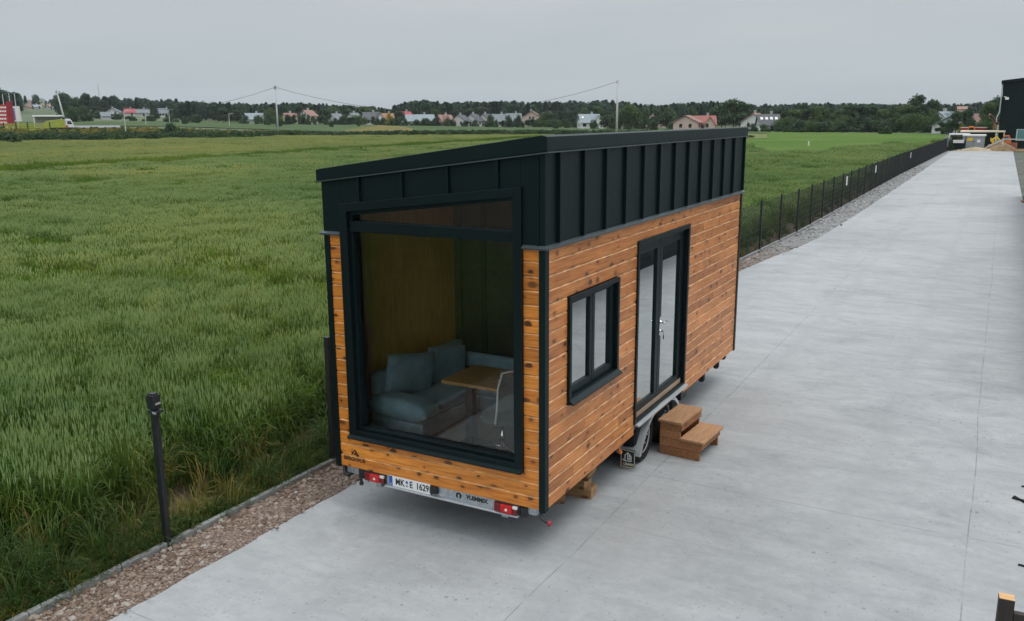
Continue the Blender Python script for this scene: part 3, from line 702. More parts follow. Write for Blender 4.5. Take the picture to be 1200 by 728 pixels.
# corner steadies: short bent black tubes, red knob at the yard-side corner
mb = MB(); mb.tube([(-.04, .05, .50), (-.035, .0, .46), (-.005, -.03, .435), (.06, -.035, .415)], .017, 10); st = mb.obj('corner_steady', M_['black'], house)
mb = MB(); mb.lathe((.055, -.035, .416), (1, 0, -.3), [(.018, 0), (.027, .006), (.027, .03), (.02, .036)], 14); mb.obj('knob', simple('dull_red_plastic', (.26, .016, .03), .4, 0, .1, 30), st)
mb = MB(); mb.tube([(-2.44, .06, .50), (-2.43, .02, .45), (-2.40, -.01, .42), (-2.33, -.02, .41)], .022, 10); mb.box(-2.46, -2.36, .04, .12, .38, .495); mb.obj('corner_steady', M_['black'], house, .003)
# wheels, mudguards, flap
def wheel(cx, cy, sgn):
    r, wd = .315, .19
    mb = MB(); mb.lathe((cx, cy, r), (sgn, 0, 0), [(.20, -wd), (.29, -wd), (r-.006, -wd+.025), (r, -wd+.05), (r, -.05), (r-.006, -.025), (.285, .0), (.215, .0), (.205, -.02)], 40)
    for k in range(44):
        a = 2*math.pi*k/44; mb.bar((cx-sgn*(wd-.02), cy+math.cos(a)*(r+.001), r+math.sin(a)*(r+.001)), (cx-sgn*.02, cy+math.cos(a+.05)*(r+.001), r+math.sin(a+.05)*(r+.001)), .022, .006, up=(0, math.cos(a), math.sin(a)))
    t = mb.obj('wheel', M_['rubber'], house)
    mb = MB(); mb.lathe((cx, cy, r), (sgn, 0, 0), [(.204, -.10), (.204, -.012), (.19, -.02), (.17, -.05), (.13, -.03), (.085, -.022), (.06, -.018), (.045, .0), (.03, .004)], 32)
    for k in range(5):
        a = 2*math.pi*k/5; mb.lathe((cx-sgn*.03, cy+math.cos(a)*.095, r+math.sin(a)*.095), (sgn, 0, 0), [(.014, 0), (.012, .03)], 8)
    mb.obj('rim', M_['galv'], t)
for s, cx in ((1, -.035), (-1, -2.465)):
    for cy in (2.80, 3.55): wheel(cx, cy, s)
    prof = [(2.44, .19), (2.47, .25), (2.52, .32), (2.60, .41), (2.70, .50), (2.82, .575), (2.95, .622), (3.15, .638), (3.4, .636), (3.58, .612), (3.74, .55), (3.85, .46), (3.92, .35), (3.95, .25)]
    mb = MB(); xa, xb = (-.26, .034) if s > 0 else (-2.534, -2.24)
    cyc = 3.19
    def off(q, d):
        vx, vz = q[0]-cyc, q[1]-.2; l = math.hypot(vx, vz); return (q[0]-vx/l*d, q[1]-vz/l*d)
    for q0, q1 in zip(prof, prof[1:]): mb.prism([q0, q1, off(q1, .012), off(q0, .012)], 'x', xa, xb)
    la, lb = (.022, .042) if s > 0 else (-2.542, -2.522)
    for q0, q1 in zip(prof, prof[1:]): mb.prism([off(q0, -.006), off(q1, -.006), off(q1, .038), off(q0, .038)], 'x', la, lb)
    mb.obj('mudguard', M_['alu'] if s > 0 else M_['galv'], house)
mb = MB(); mb.box(-.188, -.004, 2.398, 2.408, .045, .275); flap = mb.obj('mud_flap', M_['black'], house, .003)
mb = MB(); ring([(-.185, .049), (-.007, .049), (-.007, .262), (-.185, .272)], [(-.177, .058), (-.015, .058), (-.015, .254), (-.177, .263)], 2.3962, 2.3978, mb); mb.obj('border', M_['flapframe'], flap)
mb = MB()
def fl(x0, z0, x1, z1, t=.009): mb.bar((x0-.096, 2.397, z0+.165), (x1-.096, 2.397, z1+.165), t, .002, up=(0, 1, 0))
fl(-.035, -.03, -.035, .035); fl(-.035, .035, 0, .072); fl(0, .072, .042, .03); fl(.042, .03, .042, -.035); fl(.042, -.035, 0, -.035); fl(0, -.035, 0, .06); fl(0, .0, .042, .0); fl(0, .03, .042, .03, .006); fl(.02, -.035, .02, .045, .006); fl(-.06, -.028, -.012, -.04); fl(-.06, -.028, -.055, -.012, .007)
mb.obj('emblem', M_['white'], flap)
for body, x, mt in (('V', -.158, 'red'), ('LEMMIX', -.085, 'cream')):
    t = text_mesh(body, .042, M_[mt], 'lettering', .0006, .0012); o = link('lettering', t, flap); o.rotation_euler = (R_(90), 0, 0); o.location = (x, 2.3965, .088); o.scale = (.88, 1, 1)
mb = MB(); mb.lathe((-.03, 2.02, .385), (1, 0, 0), [(.022, -.03), (.024, -.005), (.018, .004)], 14); mb.box(-.065, -.05, 2.0, 2.04, .38, .50); mb.obj('side_marker', M_['orange'], house)

# ------------------------------------------------------------------ furniture seen through the picture window
sofa = empty('sofa', (-2.0, 1.3, FLZ), 0, 'blue grey corner sofa along the timber wall behind the picture window', 'sofa')
def lb(x0, x1, y0, y1, z0, z1, name, mat, par, org, bev, seg=3):
    mb = MB(); mb.box(x0-org[0], x1-org[0], y0-org[1], y1-org[1], z0-org[2], z1-org[2]); return mb.obj(name, mat, par, bev, True, seg)
og = (-2.0, 1.3, FLZ)
lb(-2.395, -1.69, .44, 2.23, FLZ+.03, FLZ+.22, 'base', M_['sofa'], sofa, og, .03)
lb(-1.688, -.75, 1.62, 2.23, FLZ+.03, FLZ+.22, 'base', M_['sofa'], sofa, og, .03)
lb(-2.30, -1.68, .58, 1.60, FLZ+.222, FLZ+.37, 'seat_cushion', M_['sofa'], sofa, og, .05)
lb(-2.30, -.76, 1.605, 2.16, FLZ+.222, FLZ+.37, 'seat_cushion', M_['sofa'], sofa, og, .05)
lb(-2.395, -2.27, .46, 2.22, FLZ+.222, FLZ+.70, 'backrest', M_['sofa'], sofa, og, .05)
lb(-2.265, -.80, 2.13, 2.235, FLZ+.372, FLZ+.56, 'backrest', M_['sofa'], sofa, og, .05)
# plump armrest pillow across the end of the sofa, leaning back cushions
def pillow(w, d, h, name, loc, rot, par, org, label=None):
    bm = bmesh.new(); bmesh.ops.create_grid(bm, x_segments=14, y_segments=10, size=.5)
    me = bpy.data.meshes.new(name); vs = []; fs = []
    nx, ny = 16, 12
    for side in (1, -1):
        for j in range(ny+1):
            for i in range(nx+1):
                u, v = i/nx*2-1, j/ny*2-1
                e = max(0, (1-abs(u)**3.2))*max(0, (1-abs(v)**3.2))
                pin = 1-.05*(1-abs(u*v))*0-.03*math.cos(u*1.5)*abs(v)**4
                z = side*h/2*(e**.42)+random.uniform(-.002, .002)
                vs.append((u*w/2*pin, v*d/2, z))
    bm.free()
    for s in range(2):
        b0 = s*(nx+1)*(ny+1)
        for j in range(ny):
            for i in range(nx):
                q = [b0+j*(nx+1)+i, b0+j*(nx+1)+i+1, b0+(j+1)*(nx+1)+i+1, b0+(j+1)*(nx+1)+i]
                fs.append(q if s == 0 else q[::-1])
    me.from_pydata(vs, [], fs); me.materials.append(M_['sofa'])
    bm = bmesh.new(); bm.from_mesh(me); bmesh.ops.remove_doubles(bm, verts=bm.verts, dist=.006); bm.to_mesh(me); bm.free()
    for p in me.polygons: p.use_smooth = True
    o = link(name, me, par); o.location = Vector(loc)-Vector(org); o.rotation_euler = rot
    if label: tag(o, label)
    return o
pillow(.80, .34, .25, 'armrest', (-1.99, .53, FLZ+.36), (R_(0), R_(3), 0), sofa, og)
pillow(.74, .47, .16, 'back_cushion', (-2.17, .92, FLZ+.60), (R_(90), R_(10), R_(80)), sofa, og)
pillow(.74, .47, .16, 'back_cushion', (-2.20, 1.70, FLZ+.50), (R_(90), R_(10), R_(85)), sofa, og)
tb = empty('dining_table', (-.95, .82, FLZ), 0, 'small oak topped table on a black post, beside the sofa', 'table')
og = (-.95, .82, FLZ)
lb(-1.45, -.90, .47, 1.14, FLZ+.715, FLZ+.75, 'tabletop', M_['table_wood'], tb, og, .004)
lb(-.896, -.30, .47, 1.14, FLZ+.715, FLZ+.75, 'tabletop', M_['table_wood'], tb, og, .004)
lb(-1.24, -1.15, .60, .69, FLZ+.02, FLZ+.714, 'post', M_['black'], tb, og, .006)
lb(-1.36, -1.03, .48, .83, FLZ+.001, FLZ+.019, 'foot_plate', M_['black'], tb, og, .004)
ch = empty('swivel_chair', (-.80, .62, FLZ), R_(-42), 'grey swivel chair with a chrome star base and pale backrest, under the table', 'chair')
mb = MB(); mb.lathe((0, 0, .40), (0, 0, 1), [(.15, 0), (.235, .02), (.25, .05), (.24, .085), (.20, .10), (.05, .095)], 28); mb.obj('seat', M_['chair_fab'], ch, smooth=True)
mb = MB()
for s in (-1, 1): mb.tube([(.20, s*.15, .45), (.29, s*.16, .62), (.31, s*.15, .9), (.30, s*.10, 1.06)], .012, 8)
mb.tube([(.30, .10, 1.06), (.302, 0, 1.075), (.30, -.10, 1.06)], .012, 8); mb.obj('back_frame', M_['white'], ch)
mb = MB(); mb.box(.285, .312, -.135, .135, .62, 1.03); mb.obj('backrest', M_['chair_fab'], ch, .012)
mb = MB()
for s in (-.07, .06): mb.box(.278, .284, s-.018, s+.018, .63, 1.02)
mb.obj('back_strap', M_['black'], ch)
mb = MB(); mb.lathe((0, 0, .05), (0, 0, 1), [(.03, 0), (.03, .2), (.02, .21), (.02, .35)], 14)
for k in range(4):
    a = k*math.pi/2+.5; mb.tube([(0, 0, .09), (math.cos(a)*.15, math.sin(a)*.15, .07), (math.cos(a)*.29, math.sin(a)*.29, .025)], [.022, .018, .012], 8)
mb.obj('star_base', M_['chrome'], ch, smooth=True); ch.scale = (.92, .92, .9)

# ------------------------------------------------------------------ timber steps, jack blocks
stp = empty('wooden_steps', (.045, 3.12, 0), R_(-4), 'brown two-tread wooden steps below the glazed door', 'steps')
Ls = .66
for y0 in (0, Ls-.028):
    mb = MB()
    mb.box(0, .53, y0, y0+.026, .006, .118); mb.box(0, .53, y0+.001, y0+.027, .121, .228); mb.box(0, .27, y0+.0005, y0+.0265, .231, .33); mb.box(0, .27, y0, y0+.026, .333, .425)
    mb.obj('side_panel', M_['step_wood'], stp, .004)
mb = MB(); mb.box(-.02, .295, -.025, Ls+.025, .428, .462); mb.obj('tread', M_['tread_wood'], stp, .005)
mb = MB(); mb.box(.272, .585, -.025, Ls+.025, .231, .264); mb.obj('tread', M_['tread_wood'], stp, .005)
mb = MB(); mb.box(.27, .292, .0, Ls, .345, .4265); mb.obj('riser', M_['step_wood'], stp, .003)
mb = MB(); mb.box(.531, .552, .0, Ls, .145, .2295); mb.obj('riser', M_['step_wood'], stp, .003)
mb = MB(); mb.box(.002, .02, .03, Ls-.03, .01, .42); mb.obj('back_board', M_['step_wood'], stp)
def block(loc, size, rz, label, mat='block_wood'):
    mb = MB(); a, b2, c = size
    mb.box(-a/2, a/2, -b2/2, b2/2, 0, c)
    o = mb.obj('timber_block', M_[mat], None, .006); o.location = loc; o.rotation_euler = (0, 0, rz)
    return tag(o, label, 'timber block', 'timber blocks jacking up the tiny house')
block((-.36, 1.53, 0), (.40, .20, .12), R_(5), 'squared timber block lying on the concrete, bottom of the jacking stack')
block((-.38, 1.50, .1205), (.34, .18, .10), R_(-3), 'squared timber block in the middle of the jacking stack')
block((-.34, 1.55, .221), (.30, .26, .07), R_(4), 'pale board on top of the jacking stack under the tiny house')
block((-.52, 1.22, 0), (.28, .12, .09), R_(20), 'small offcut of timber lying beside the jacking stack')

# dark trestle and hoses at the right edge of the yard
tr = empty('timber_trestle', (3.80, -.25, 0), R_(3), 'dark stained timber trestle standing on the concrete, cut ends pale', 'trestle')
mb = MB(); mb.box(-.05, .05, -.045, .045, 0, .80); p1 = mb.obj('post', M_['dark_timber'], tr, .006)
mb = MB(); mb.box(-.048, .048, -.043, .043, .8005, .803); mb.obj('cut_end', M_['table_wood'], p1)
mb = MB(); mb.box(.17, .27, -.05, .04, 0, .755); p2 = mb.obj('post', M_['dark_timber'], tr, .006)
mb = MB(); mb.box(.051, .62, -.03, .02, .62, .70); mb.box(.271, .9, -.025, .015, .64, .72); mb.obj('rail', M_['dark_timber'], tr, .005)
mb = MB(); mb.bar((.05, .0, .34), (.17, .0, .6), .05, .06); mb.bar((.27, .0, .5), (.9, .0, .12), .05, .06); mb.obj('brace', M_['dark_timber'], tr, .004)
mb = MB(); mb.box(.85, .95, -.05, .04, 0, .75); mb.obj('post', M_['dark_timber'], tr, .006)
def hose(pts, r, label):
    mb = MB(); P0 = [Vector(p) for p in pts]; out = []
    for i in range(len(P0)-1):
        a = P0[max(i-1, 0)]; b2 = P0[i]; c = P0[i+1]; d = P0[min(i+2, len(P0)-1)]
        for k in range(8):
            t = k/8; out.append(.5*((2*b2)+(-a+c)*t+(2*a-5*b2+4*c-d)*t*t+(-a+3*b2-3*c+d)*t**3))
    out.append(P0[-1]); mb.tube(out, r, 8); o = mb.obj('rubber_hose', M_['rubber'], None, smooth=True)
    return tag(o, label, 'hose', 'black hoses lying on the concrete')
hA = hit(1186, 584); hB = hit(1197, 571); hC = hit(1193, 663)
hose([hA+Vector((.0, -.02, .015)), hA+Vector((.25, -.05, .015)), hA+Vector((.7, .1, .015)), hA+Vector((1.1, -.1, .015))], .013, 'black hose end lying on the concrete, lower of two close together at the right edge')
hose([hA+Vector((.02, .03, .015)), hA+Vector((.12, -.09, .015)), hA+Vector((.3, -.28, .015)), hA+Vector((.7, -.4, .015))], .013, 'black hose end slanting away below its close neighbour at the right edge')
hose([hB+Vector((0, 0, .012)), hB+Vector((.3, 0.03, .012)), hB+Vector((.8, .2, .012))], .011, 'black hose tip lying on the concrete, farthest of the hoses')
hose([hC+Vector((0, 0, .012)), hC+Vector((.3, -.02, .012)), hC+Vector((.8, .1, .012))], .011, 'black hose tip lying on the concrete above the dark trestle')

# ------------------------------------------------------------------ ground, yard, gravel, kerb, fence
def sheet(name, rows, mat, kind='structure'):
    """rows: list of lists of points (same length)"""
    n = len(rows[0]); v = [tuple(p) for r in rows for p in r]; f = []
    for j in range(len(rows)-1):
        for i in range(n-1): f.append((j*n+i, j*n+i+1, (j+1)*n+i+1, (j+1)*n+i))
    me = bpy.data.meshes.new(name); me.from_pydata(v, [], f); me.materials.append(mat)
    bm = bmesh.new(); bm.from_mesh(me); bmesh.ops.recalc_face_normals(bm, faces=bm.faces); bm.to_mesh(me); bm.free()
    if sum(p.normal.z for p in me.polygons) < 0: me.flip_normals()
    o = link(name, me); tag(o, kind=kind); return o
rs = [0.5, 8, 16, 30, 50, 75, 100, 120]+[120*1.055**k for k in range(1, 62)]
rows = []
for r in rs:
    rows.append([(CAM.x-math.sin(R_(a))*r, CAM.y+math.cos(R_(a))*r, terrain(CAM.x-math.sin(R_(a))*r, CAM.y+math.cos(R_(a))*r)-.06) for a in range(-180, 181, 3)])
sheet('ground', rows, M_['earth'])
ys = [-60, -30, -15, -8, -4, -1, 1, 5, 9, 13, 17, 20, 23, 26, 32, 40, 50, 60, 75, 90, 108, 112]
sheet('concrete_yard', [[(ex(y), y, .004), (1, y, .004), (4.6, y, .004), (8 if y < 42 else 4.6001, y, .004), (40 if y < 42 else 4.6002, y, .004)] for y in ys], M_['concrete'])
yy = [-60+.35*i for i in range(489)]
random.seed(11)
sheet('gravel_strip', [[(kx(y)+.05, y, .035), ((kx(y)+ex(y))/2+random.uniform(-.06, .06), y, .028+random.uniform(-.01, .014)), (ex(y)-.02+random.uniform(-.04, .05), y, .0085), (ex(y)+.035+random.uniform(-.05, .04), y, -.004)] for y in yy], M_['gravel'])
sheet('soil_verge', [[(kx(y)-.025, y, .02), (kx(y)-.7, y, .005), (kx(y)-2.2, y, -.02), (kx(y)-30, y, -.03)] for y in ys], M_['soil'])
sheet('grass_verge', [[(4.6, y, .02), (5.4, y, .02)] for y in (42, 60, 80, 108)], M_['vergegrey'])
mb = MB()
ky = [-60, -30, -8, -6]+[-5.5+2.5*i for i in range(46)]
for y0, y1 in zip(ky, ky[1:]):
    mb.hexa([(kx(y0)-.03, y0+.004, -.1), (kx(y0)+.03, y0+.004, -.1), (kx(y1)+.03, y1-.004, -.1), (kx(y1)-.03, y1-.004, -.1),
             (kx(y0)-.03, y0+.004, .085), (kx(y0)+.03, y0+.004, .085), (kx(y1)+.03, y1-.004, .085), (kx(y1)-.03, y1-.004, .085)])
kb = mb.obj('kerb', M_['kerb'], None, .006); tag(kb, kind='structure')
# mesh fence: posts and panels
fence = empty('mesh_fence', (kx(-1.56), -1.56, 0), 0, 'dark grey wire mesh fence on thin posts along the field edge', 'fence')
FO = Vector((kx(-1.56), -1.56, 0))
mb = MB(); mb.box(-.03, .03, -.026, .026, .0, 1.60); mb.box(-.034, .034, -.030, .030, 1.60, 1.615)
pm = mb.mesh('fence_post', M_['black'])
mb = MB(); Lp = 2.44
for i in range(50): yv = .03+i*.0486; mb.bar((0, yv, .10), (0, yv, 1.56), .0042)
for i in range(8): z = .12+.2*i; mb.bar((.003, .02, z), (.003, Lp, z), .0035); mb.bar((-.003, .02, z), (-.003, Lp, z), .0035)
pan = mb.mesh('fence_panel', M_['black'])
mb = MB()
for z in (.5, 1.0, 1.5): mb.bar((0, .02, z), (0, Lp, z), .0016)
wires = mb.mesh('fence_wires', M_['black'])
py = [-1.56+2.47*i for i in range(45)]
for i, y in enumerate(py):
    o = link('fence_post', pm, fence); o.location = Vector((kx(y), y, 0))-FO
    if i+1 < len(py):
        y2 = py[i+1]; o2 = link('fence_panel', pan if i else wires, fence); o2.location = o.location+Vector((0, .012, 0))
        o2.rotation_euler = (0, 0, math.atan2(-(kx(y2)-kx(y)), y2-y))
    if i == 0:
        mb = MB(); mb.box(-.05, .045, -.038, .048, 1.46, 1.60); mb.box(-.05, .075, -.045, .05, 1.425, 1.45); mb.obj('post_clamp', M_['black'], o, .006)
        mb = MB(); mb.box(.046, .05, -.02, .04, 1.505, 1.525); mb.obj('clamp_plate', M_['alu'], o); mb = MB(); mb.box(.035, .08, -.055, -.047, 1.428, 1.447); mb.obj('clamp_plate', M_['alu'], o)
for y in (36.3, 46.8, 67): 
    mb = MB(); mb.box(.02, .03, -.16, .16, 1.02, 1.42); o = mb.obj('sign_plate', M_['white'], fence); o.location = Vector((kx(y)+.02, y, 0))-FO

# ================================================================== vegetation
def crop_clump(seed, size, n, hgt, wid, leaves=3, ears=True, mats=('wheat', 'ear'), seg=3, lean=.10, droop=1.0):
    rnd = random.Random(seed); mb = MB()
    for _ in range(n):
        x, y = rnd.uniform(-size/2, size/2), rnd.uniform(-size/2, size/2)
        h = hgt*rnd.uniform(.78, 1.06); a = rnd.uniform(0, 6.283); ln = rnd.uniform(0, lean)*h
        lx, ly = math.cos(a)*ln, math.sin(a)*ln
        fa = rnd.uniform(0, 3.14); cx, cy = math.cos(fa), math.sin(fa); w = wid*.32
        mb.quad((x-cx*w, y-cy*w, 0), (x+cx*w, y+cy*w, 0), (x+lx+cx*w*.6, y+ly+cy*w*.6, h), (x+lx-cx*w*.6, y+ly-cy*w*.6, h))
        for k in range(leaves):
            z = h*rnd.uniform(.25, .86); b = rnd.uniform(0, 6.283); dx, dy = math.cos(b), math.sin(b); px_, py_ = -dy, dx
            ll = rnd.uniform(.16, .30)*hgt/.8; rise = rnd.uniform(.10, .22)*hgt/.8
            f = z/h; ox, oy = x+lx*f, y+ly*f
            prev = None
            for i in range(seg+1):
                t = i/seg; ww = wid*(.75 if i == 0 else 1.0 if i < seg else .12)*.5
                q = (ox+dx*ll*t, oy+dy*ll*t, z+rise*math.sin(t*2.3)*1.1-droop*.14*hgt*t*t*rnd.uniform(.6, 1.2))
                cur = ((q[0]-px_*ww, q[1]-py_*ww, q[2]), (q[0]+px_*ww, q[1]+py_*ww, q[2]))
                if prev: mb.quad(prev[0], prev[1], cur[1], cur[0])
                prev = cur
        if ears:
            el = rnd.uniform(.075, .115)*hgt/.8; ew = wid*.54; tx, ty, tz = x+lx*1.12, y+ly*1.12, h+el
            m1 = (x+lx*1.05, y+ly*1.05, h+el*.45)
            for (ux, uy) in ((cx, cy), (-cy, cx)):
                mb.quad((x+lx, y+ly, h-.01), (m1[0]+ux*ew, m1[1]+uy*ew, m1[2]), (tx, ty, tz), (m1[0]-ux*ew, m1[1]-uy*ew, m1[2]), 1)
    return mb.mesh('crop_clump', [M_[k] for k in mats], fix=False)

rnd = random.Random(21)
nearS = [crop_clump(100+i, .5, 105, .84, .011, 3) for i in range(5)]
midS = [crop_clump(200+i, 1.0, 190, .84, .019, 2, seg=2) for i in range(4)]
farS = [crop_clump(300+i, 2.2, 260, .84, .042, 1, seg=2) for i in range(4)]
greenN = [crop_clump(400+i, .5, 90, .70, .013, 4, ears=False, mats=('lush', 'ear')) for i in range(3)]
greenM = [crop_clump(420+i, 1.0, 170, .72, .022, 3, ears=False, mats=('lush', 'ear'), seg=2) for i in range(3)]
greenF = [crop_clump(440+i, 2.2, 240, .72, .048, 2, ears=False, mats=('lush', 'ear'), seg=2) for i in range(3)]
farP = [crop_clump(460+i, 2.2, 260, .84, .042, 1, seg=2, mats=('wheat', 'ear_pale')) for i in range(3)]
pts = []
STRIP = [(-20, 173), (0, 172), (100, 170), (200, 168), (300, 165.5), (360, 163.5), (480, 163), (640, 162), (760, 165), (866, 176), (900, 186), (960, 183), (1000, 180), (1060, 176), (1110, 172)]
def u_of(x, y, z=.8):
    d = Vector((x, y, z))-CAM; k = d.dot(FW)
    if k < .5: return None
    return 600+FPX*d.dot(RT)/k, 364-FPX*d.dot(UP)/k
def crop_ok(x, y, margin):
    if x > kx(y)-margin: return False
    return True
def fieldh(x, y):     # wind-bent and lodged patches: height varies softly across the field
    return 1+.20*noise.noise(Vector((x*.10, y*.10, 3)))+.17*noise.noise(Vector((x*.5, y*.5, 9)))
def tram(x, y):       # wheel tracks running across the field
    q = x+59.6+(y-30.6)*.105+.5*noise.noise(Vector((y*.05, 2, 2)))
    return q
def lush(x, y):      # patches that have not come into ear yet
    return .55*noise.noise(Vector((x*.05+y*.02, y*.07, 7)))+.5*noise.noise(Vector((x*.16, y*.2, 11)))+.5*noise.noise(Vector((x*.5, y*.6, 13)))
def fill(r0, r1, step, a0, a1, kinds, margin, gk):
    n = int(r1/step)+1
    for i in range(-n, n+1):
        for j in range(-n, n+1):
            x = CAM.x+(i+rnd.uniform(-.5, .5))*step; y = CAM.y+(j+rnd.uniform(-.5, .5))*step
            if not crop_ok(x, y, margin+rnd.uniform(-.15, .25)): continue
            dx, dy = x-CAM.x, y-CAM.y; r = math.hypot(dx, dy)
            if r < r0 or r >= r1: continue
            a = math.degrees(math.atan2(-dx, dy))
            if a < a0 or a > a1: continue
            z = terrain(x, y)-.05
            if r > 45:
                q = u_of(x, y, z+.05)
                if q and q[1] < interp(STRIP, q[0])+.8+(5*noise.noise(Vector((x*.06, y*.06, 5)))+rnd.uniform(-3, 3) if q[0] > 866 else 0): continue
            s = rnd.uniform(.90, 1.10)*fieldh(x, y); q2 = tram(x, y); lu = lush(x, y)
            if 0 <= q2 < 1.2: continue
            if q2 < 0: s *= 1.30 if q2 > -3.5 else 1.08; lu += 2.0 if q2 > -3.5 else -.12
            if r < 70 and noise.noise(Vector((x*.8, y*.8, 21))) > .52: s *= .72
            pts.append((x, y, z, rnd.uniform(0, 6.28), rnd.uniform(0, .07), rnd.uniform(.9, 1.12), s, rnd.choice(gk if lu > rnd.uniform(.0, .75) else (22, 23, 24) if r0 > 60 and (q2 < 0 or rnd.random() < .25+.6*noise.noise(Vector((x*.03, y*.03, 31)))) else kinds)))
fill(0, 21, .40, -10, 118, (0, 1, 2, 3, 4), .95, (13, 14, 15))
fill(21, 62, .80, -9, 78, (5, 6, 7, 8), 1.15, (16, 17, 18))
fill(62, 260, 1.75, -7, 70, (9, 10, 11, 12), 1.6, (19, 20, 21))
scatter('wheat_crop', pts, nearS+midS+farS+greenN+greenM+greenF+farP, 'green wheat standing in the field beyond the fence', 'wheat')
print('wheat', len(pts))

# weeds and grass tufts on the verge between kerb and crop
def tuft(seed, n, hgt, spread, wid, mats, ears=False, droop=1.8):
    rnd2 = random.Random(seed); mb = MB()
    for _ in range(n):
        a = rnd2.uniform(0, 6.283); r0 = rnd2.uniform(0, spread*.4); x, y = math.cos(a)*r0, math.sin(a)*r0
        b = a+rnd2.uniform(-.9, .9); dx, dy = math.cos(b), math.sin(b); l = spread*rnd2.uniform(.4, 1.2); h = hgt*rnd2.uniform(.45, 1.05)
        prev = None; w = wid*rnd2.uniform(.6, 1.2)
        for i in range(5):
            t = i/4; z = h*(math.sin(t*1.9)/.946) if droop > 1 else h*t
            q = (x+dx*l*t*t, y+dy*l*t*t, max(.0, z)); ww = w*(1-t*.85)*.5
            cur = ((q[0]+dy*ww, q[1]-dx*ww, q[2]), (q[0]-dy*ww, q[1]+dx*ww, q[2]))
            if prev: mb.quad(prev[0], prev[1], cur[1], cur[0])
            prev = cur
    return mb.mesh('tuft', M_[mats], fix=False)
tS = [tuft(1, 34, .55, .34, .016, 'weed'), tuft(2, 42, .42, .40, .013, 'weed'), tuft(3, 26, .70, .30, .022, 'weed'), tuft(4, 26, .36, .30, .012, 'dry'), tuft(5, 16, .28, .2, .022, 'dry'), tuft(6, 30, .24, .26, .03, 'weed')]
pts = []
y = -16.0
while y < 112:
    d = max(1, math.hypot(y+6.8, 6.9)/9); n = max(2, int(9/d**.7))
    for _ in range(n):
        yy_ = y+rnd.uniform(0, .3); off = abs(rnd.gauss(0, .55))+.07
        if off > 1.5: continue
        patch = noise.noise(Vector((yy_*.55, 4, 1)))
        k = rnd.choice((0, 1, 2, 0, 1, 5)) if (off > .35 or patch < .15) and rnd.random() < .8 else rnd.choice((3, 4, 3, 5))
        s = rnd.uniform(.6, 1.25)*(.55+.6*min(1, off/.7))
        pts.append((kx(yy_)-off-.02, yy_, 0.0, rnd.uniform(0, 6.28), rnd.uniform(0, .2), s, s*rnd.uniform(.85, 1.3), k))
    y += .3*max(1, d**.6)
for i in range(1500):
    yy_ = rnd.uniform(-12, 7); off = abs(rnd.gauss(0, .22))+.05; s = rnd.uniform(.3, .75)
    pts.append((kx(yy_)-off, yy_, 0.01, rnd.uniform(0, 6.28), rnd.uniform(0, .35), s, s*rnd.uniform(.6, 1.0), rnd.choice((3, 4, 5, 5, 5, 1)) if noise.noise(Vector((yy_*.7, 1, 2))) > -.1 else rnd.choice((5, 1, 5))))
scatter('verge_weeds', pts, tS, 'weeds and long grass growing along the kerb at the field edge', 'weeds')

# gravel stones
def stone(seed):
    rnd2 = random.Random(seed); bm = bmesh.new(); bmesh.ops.create_icosphere(bm, subdivisions=1, radius=.5)
    for v in bm.verts: v.co = Vector((v.co.x*rnd2.uniform(.8, 1.25), v.co.y*rnd2.uniform(.7, 1.1), v.co.z*rnd2.uniform(.45, .75)))
    me = bpy.data.meshes.new('stone'); bm.to_mesh(me); bm.free(); me.materials.append(M_['stone']); return me
sS = [stone(i) for i in range(6)]
pts = []
y = -14.0
while y < 75:
    dens = 700 if y < 5 else 90 if y < 24 else 40
    for _ in range(dens):
        yv = y+rnd.uniform(0, .5); t = rnd.random()**.85
        a, b = kx(yv)+.04, ex(yv)+.0
        x = a+(b-a)*t
        if rnd.random() < .004: x = b+abs(rnd.gauss(0, .06))
        s = max(.010, rnd.lognormvariate(math.log(.0205), .58))*(1.3-.5*t)*(1 if y < 6 else 1.5 if y < 24 else 2.3)
        s = min(s, .075 if y < 6 else .14)
        pts.append((x, yv, .03*(1-t)+.006+s*.12, rnd.uniform(0, 6.28), rnd.uniform(0, .5), s, s*rnd.uniform(.8, 1.2), rnd.randrange(6)))
    y += .5
scatter('gravel_stones', pts, sS, 'crushed brick and gravel lying between the kerb and the concrete', 'gravel')

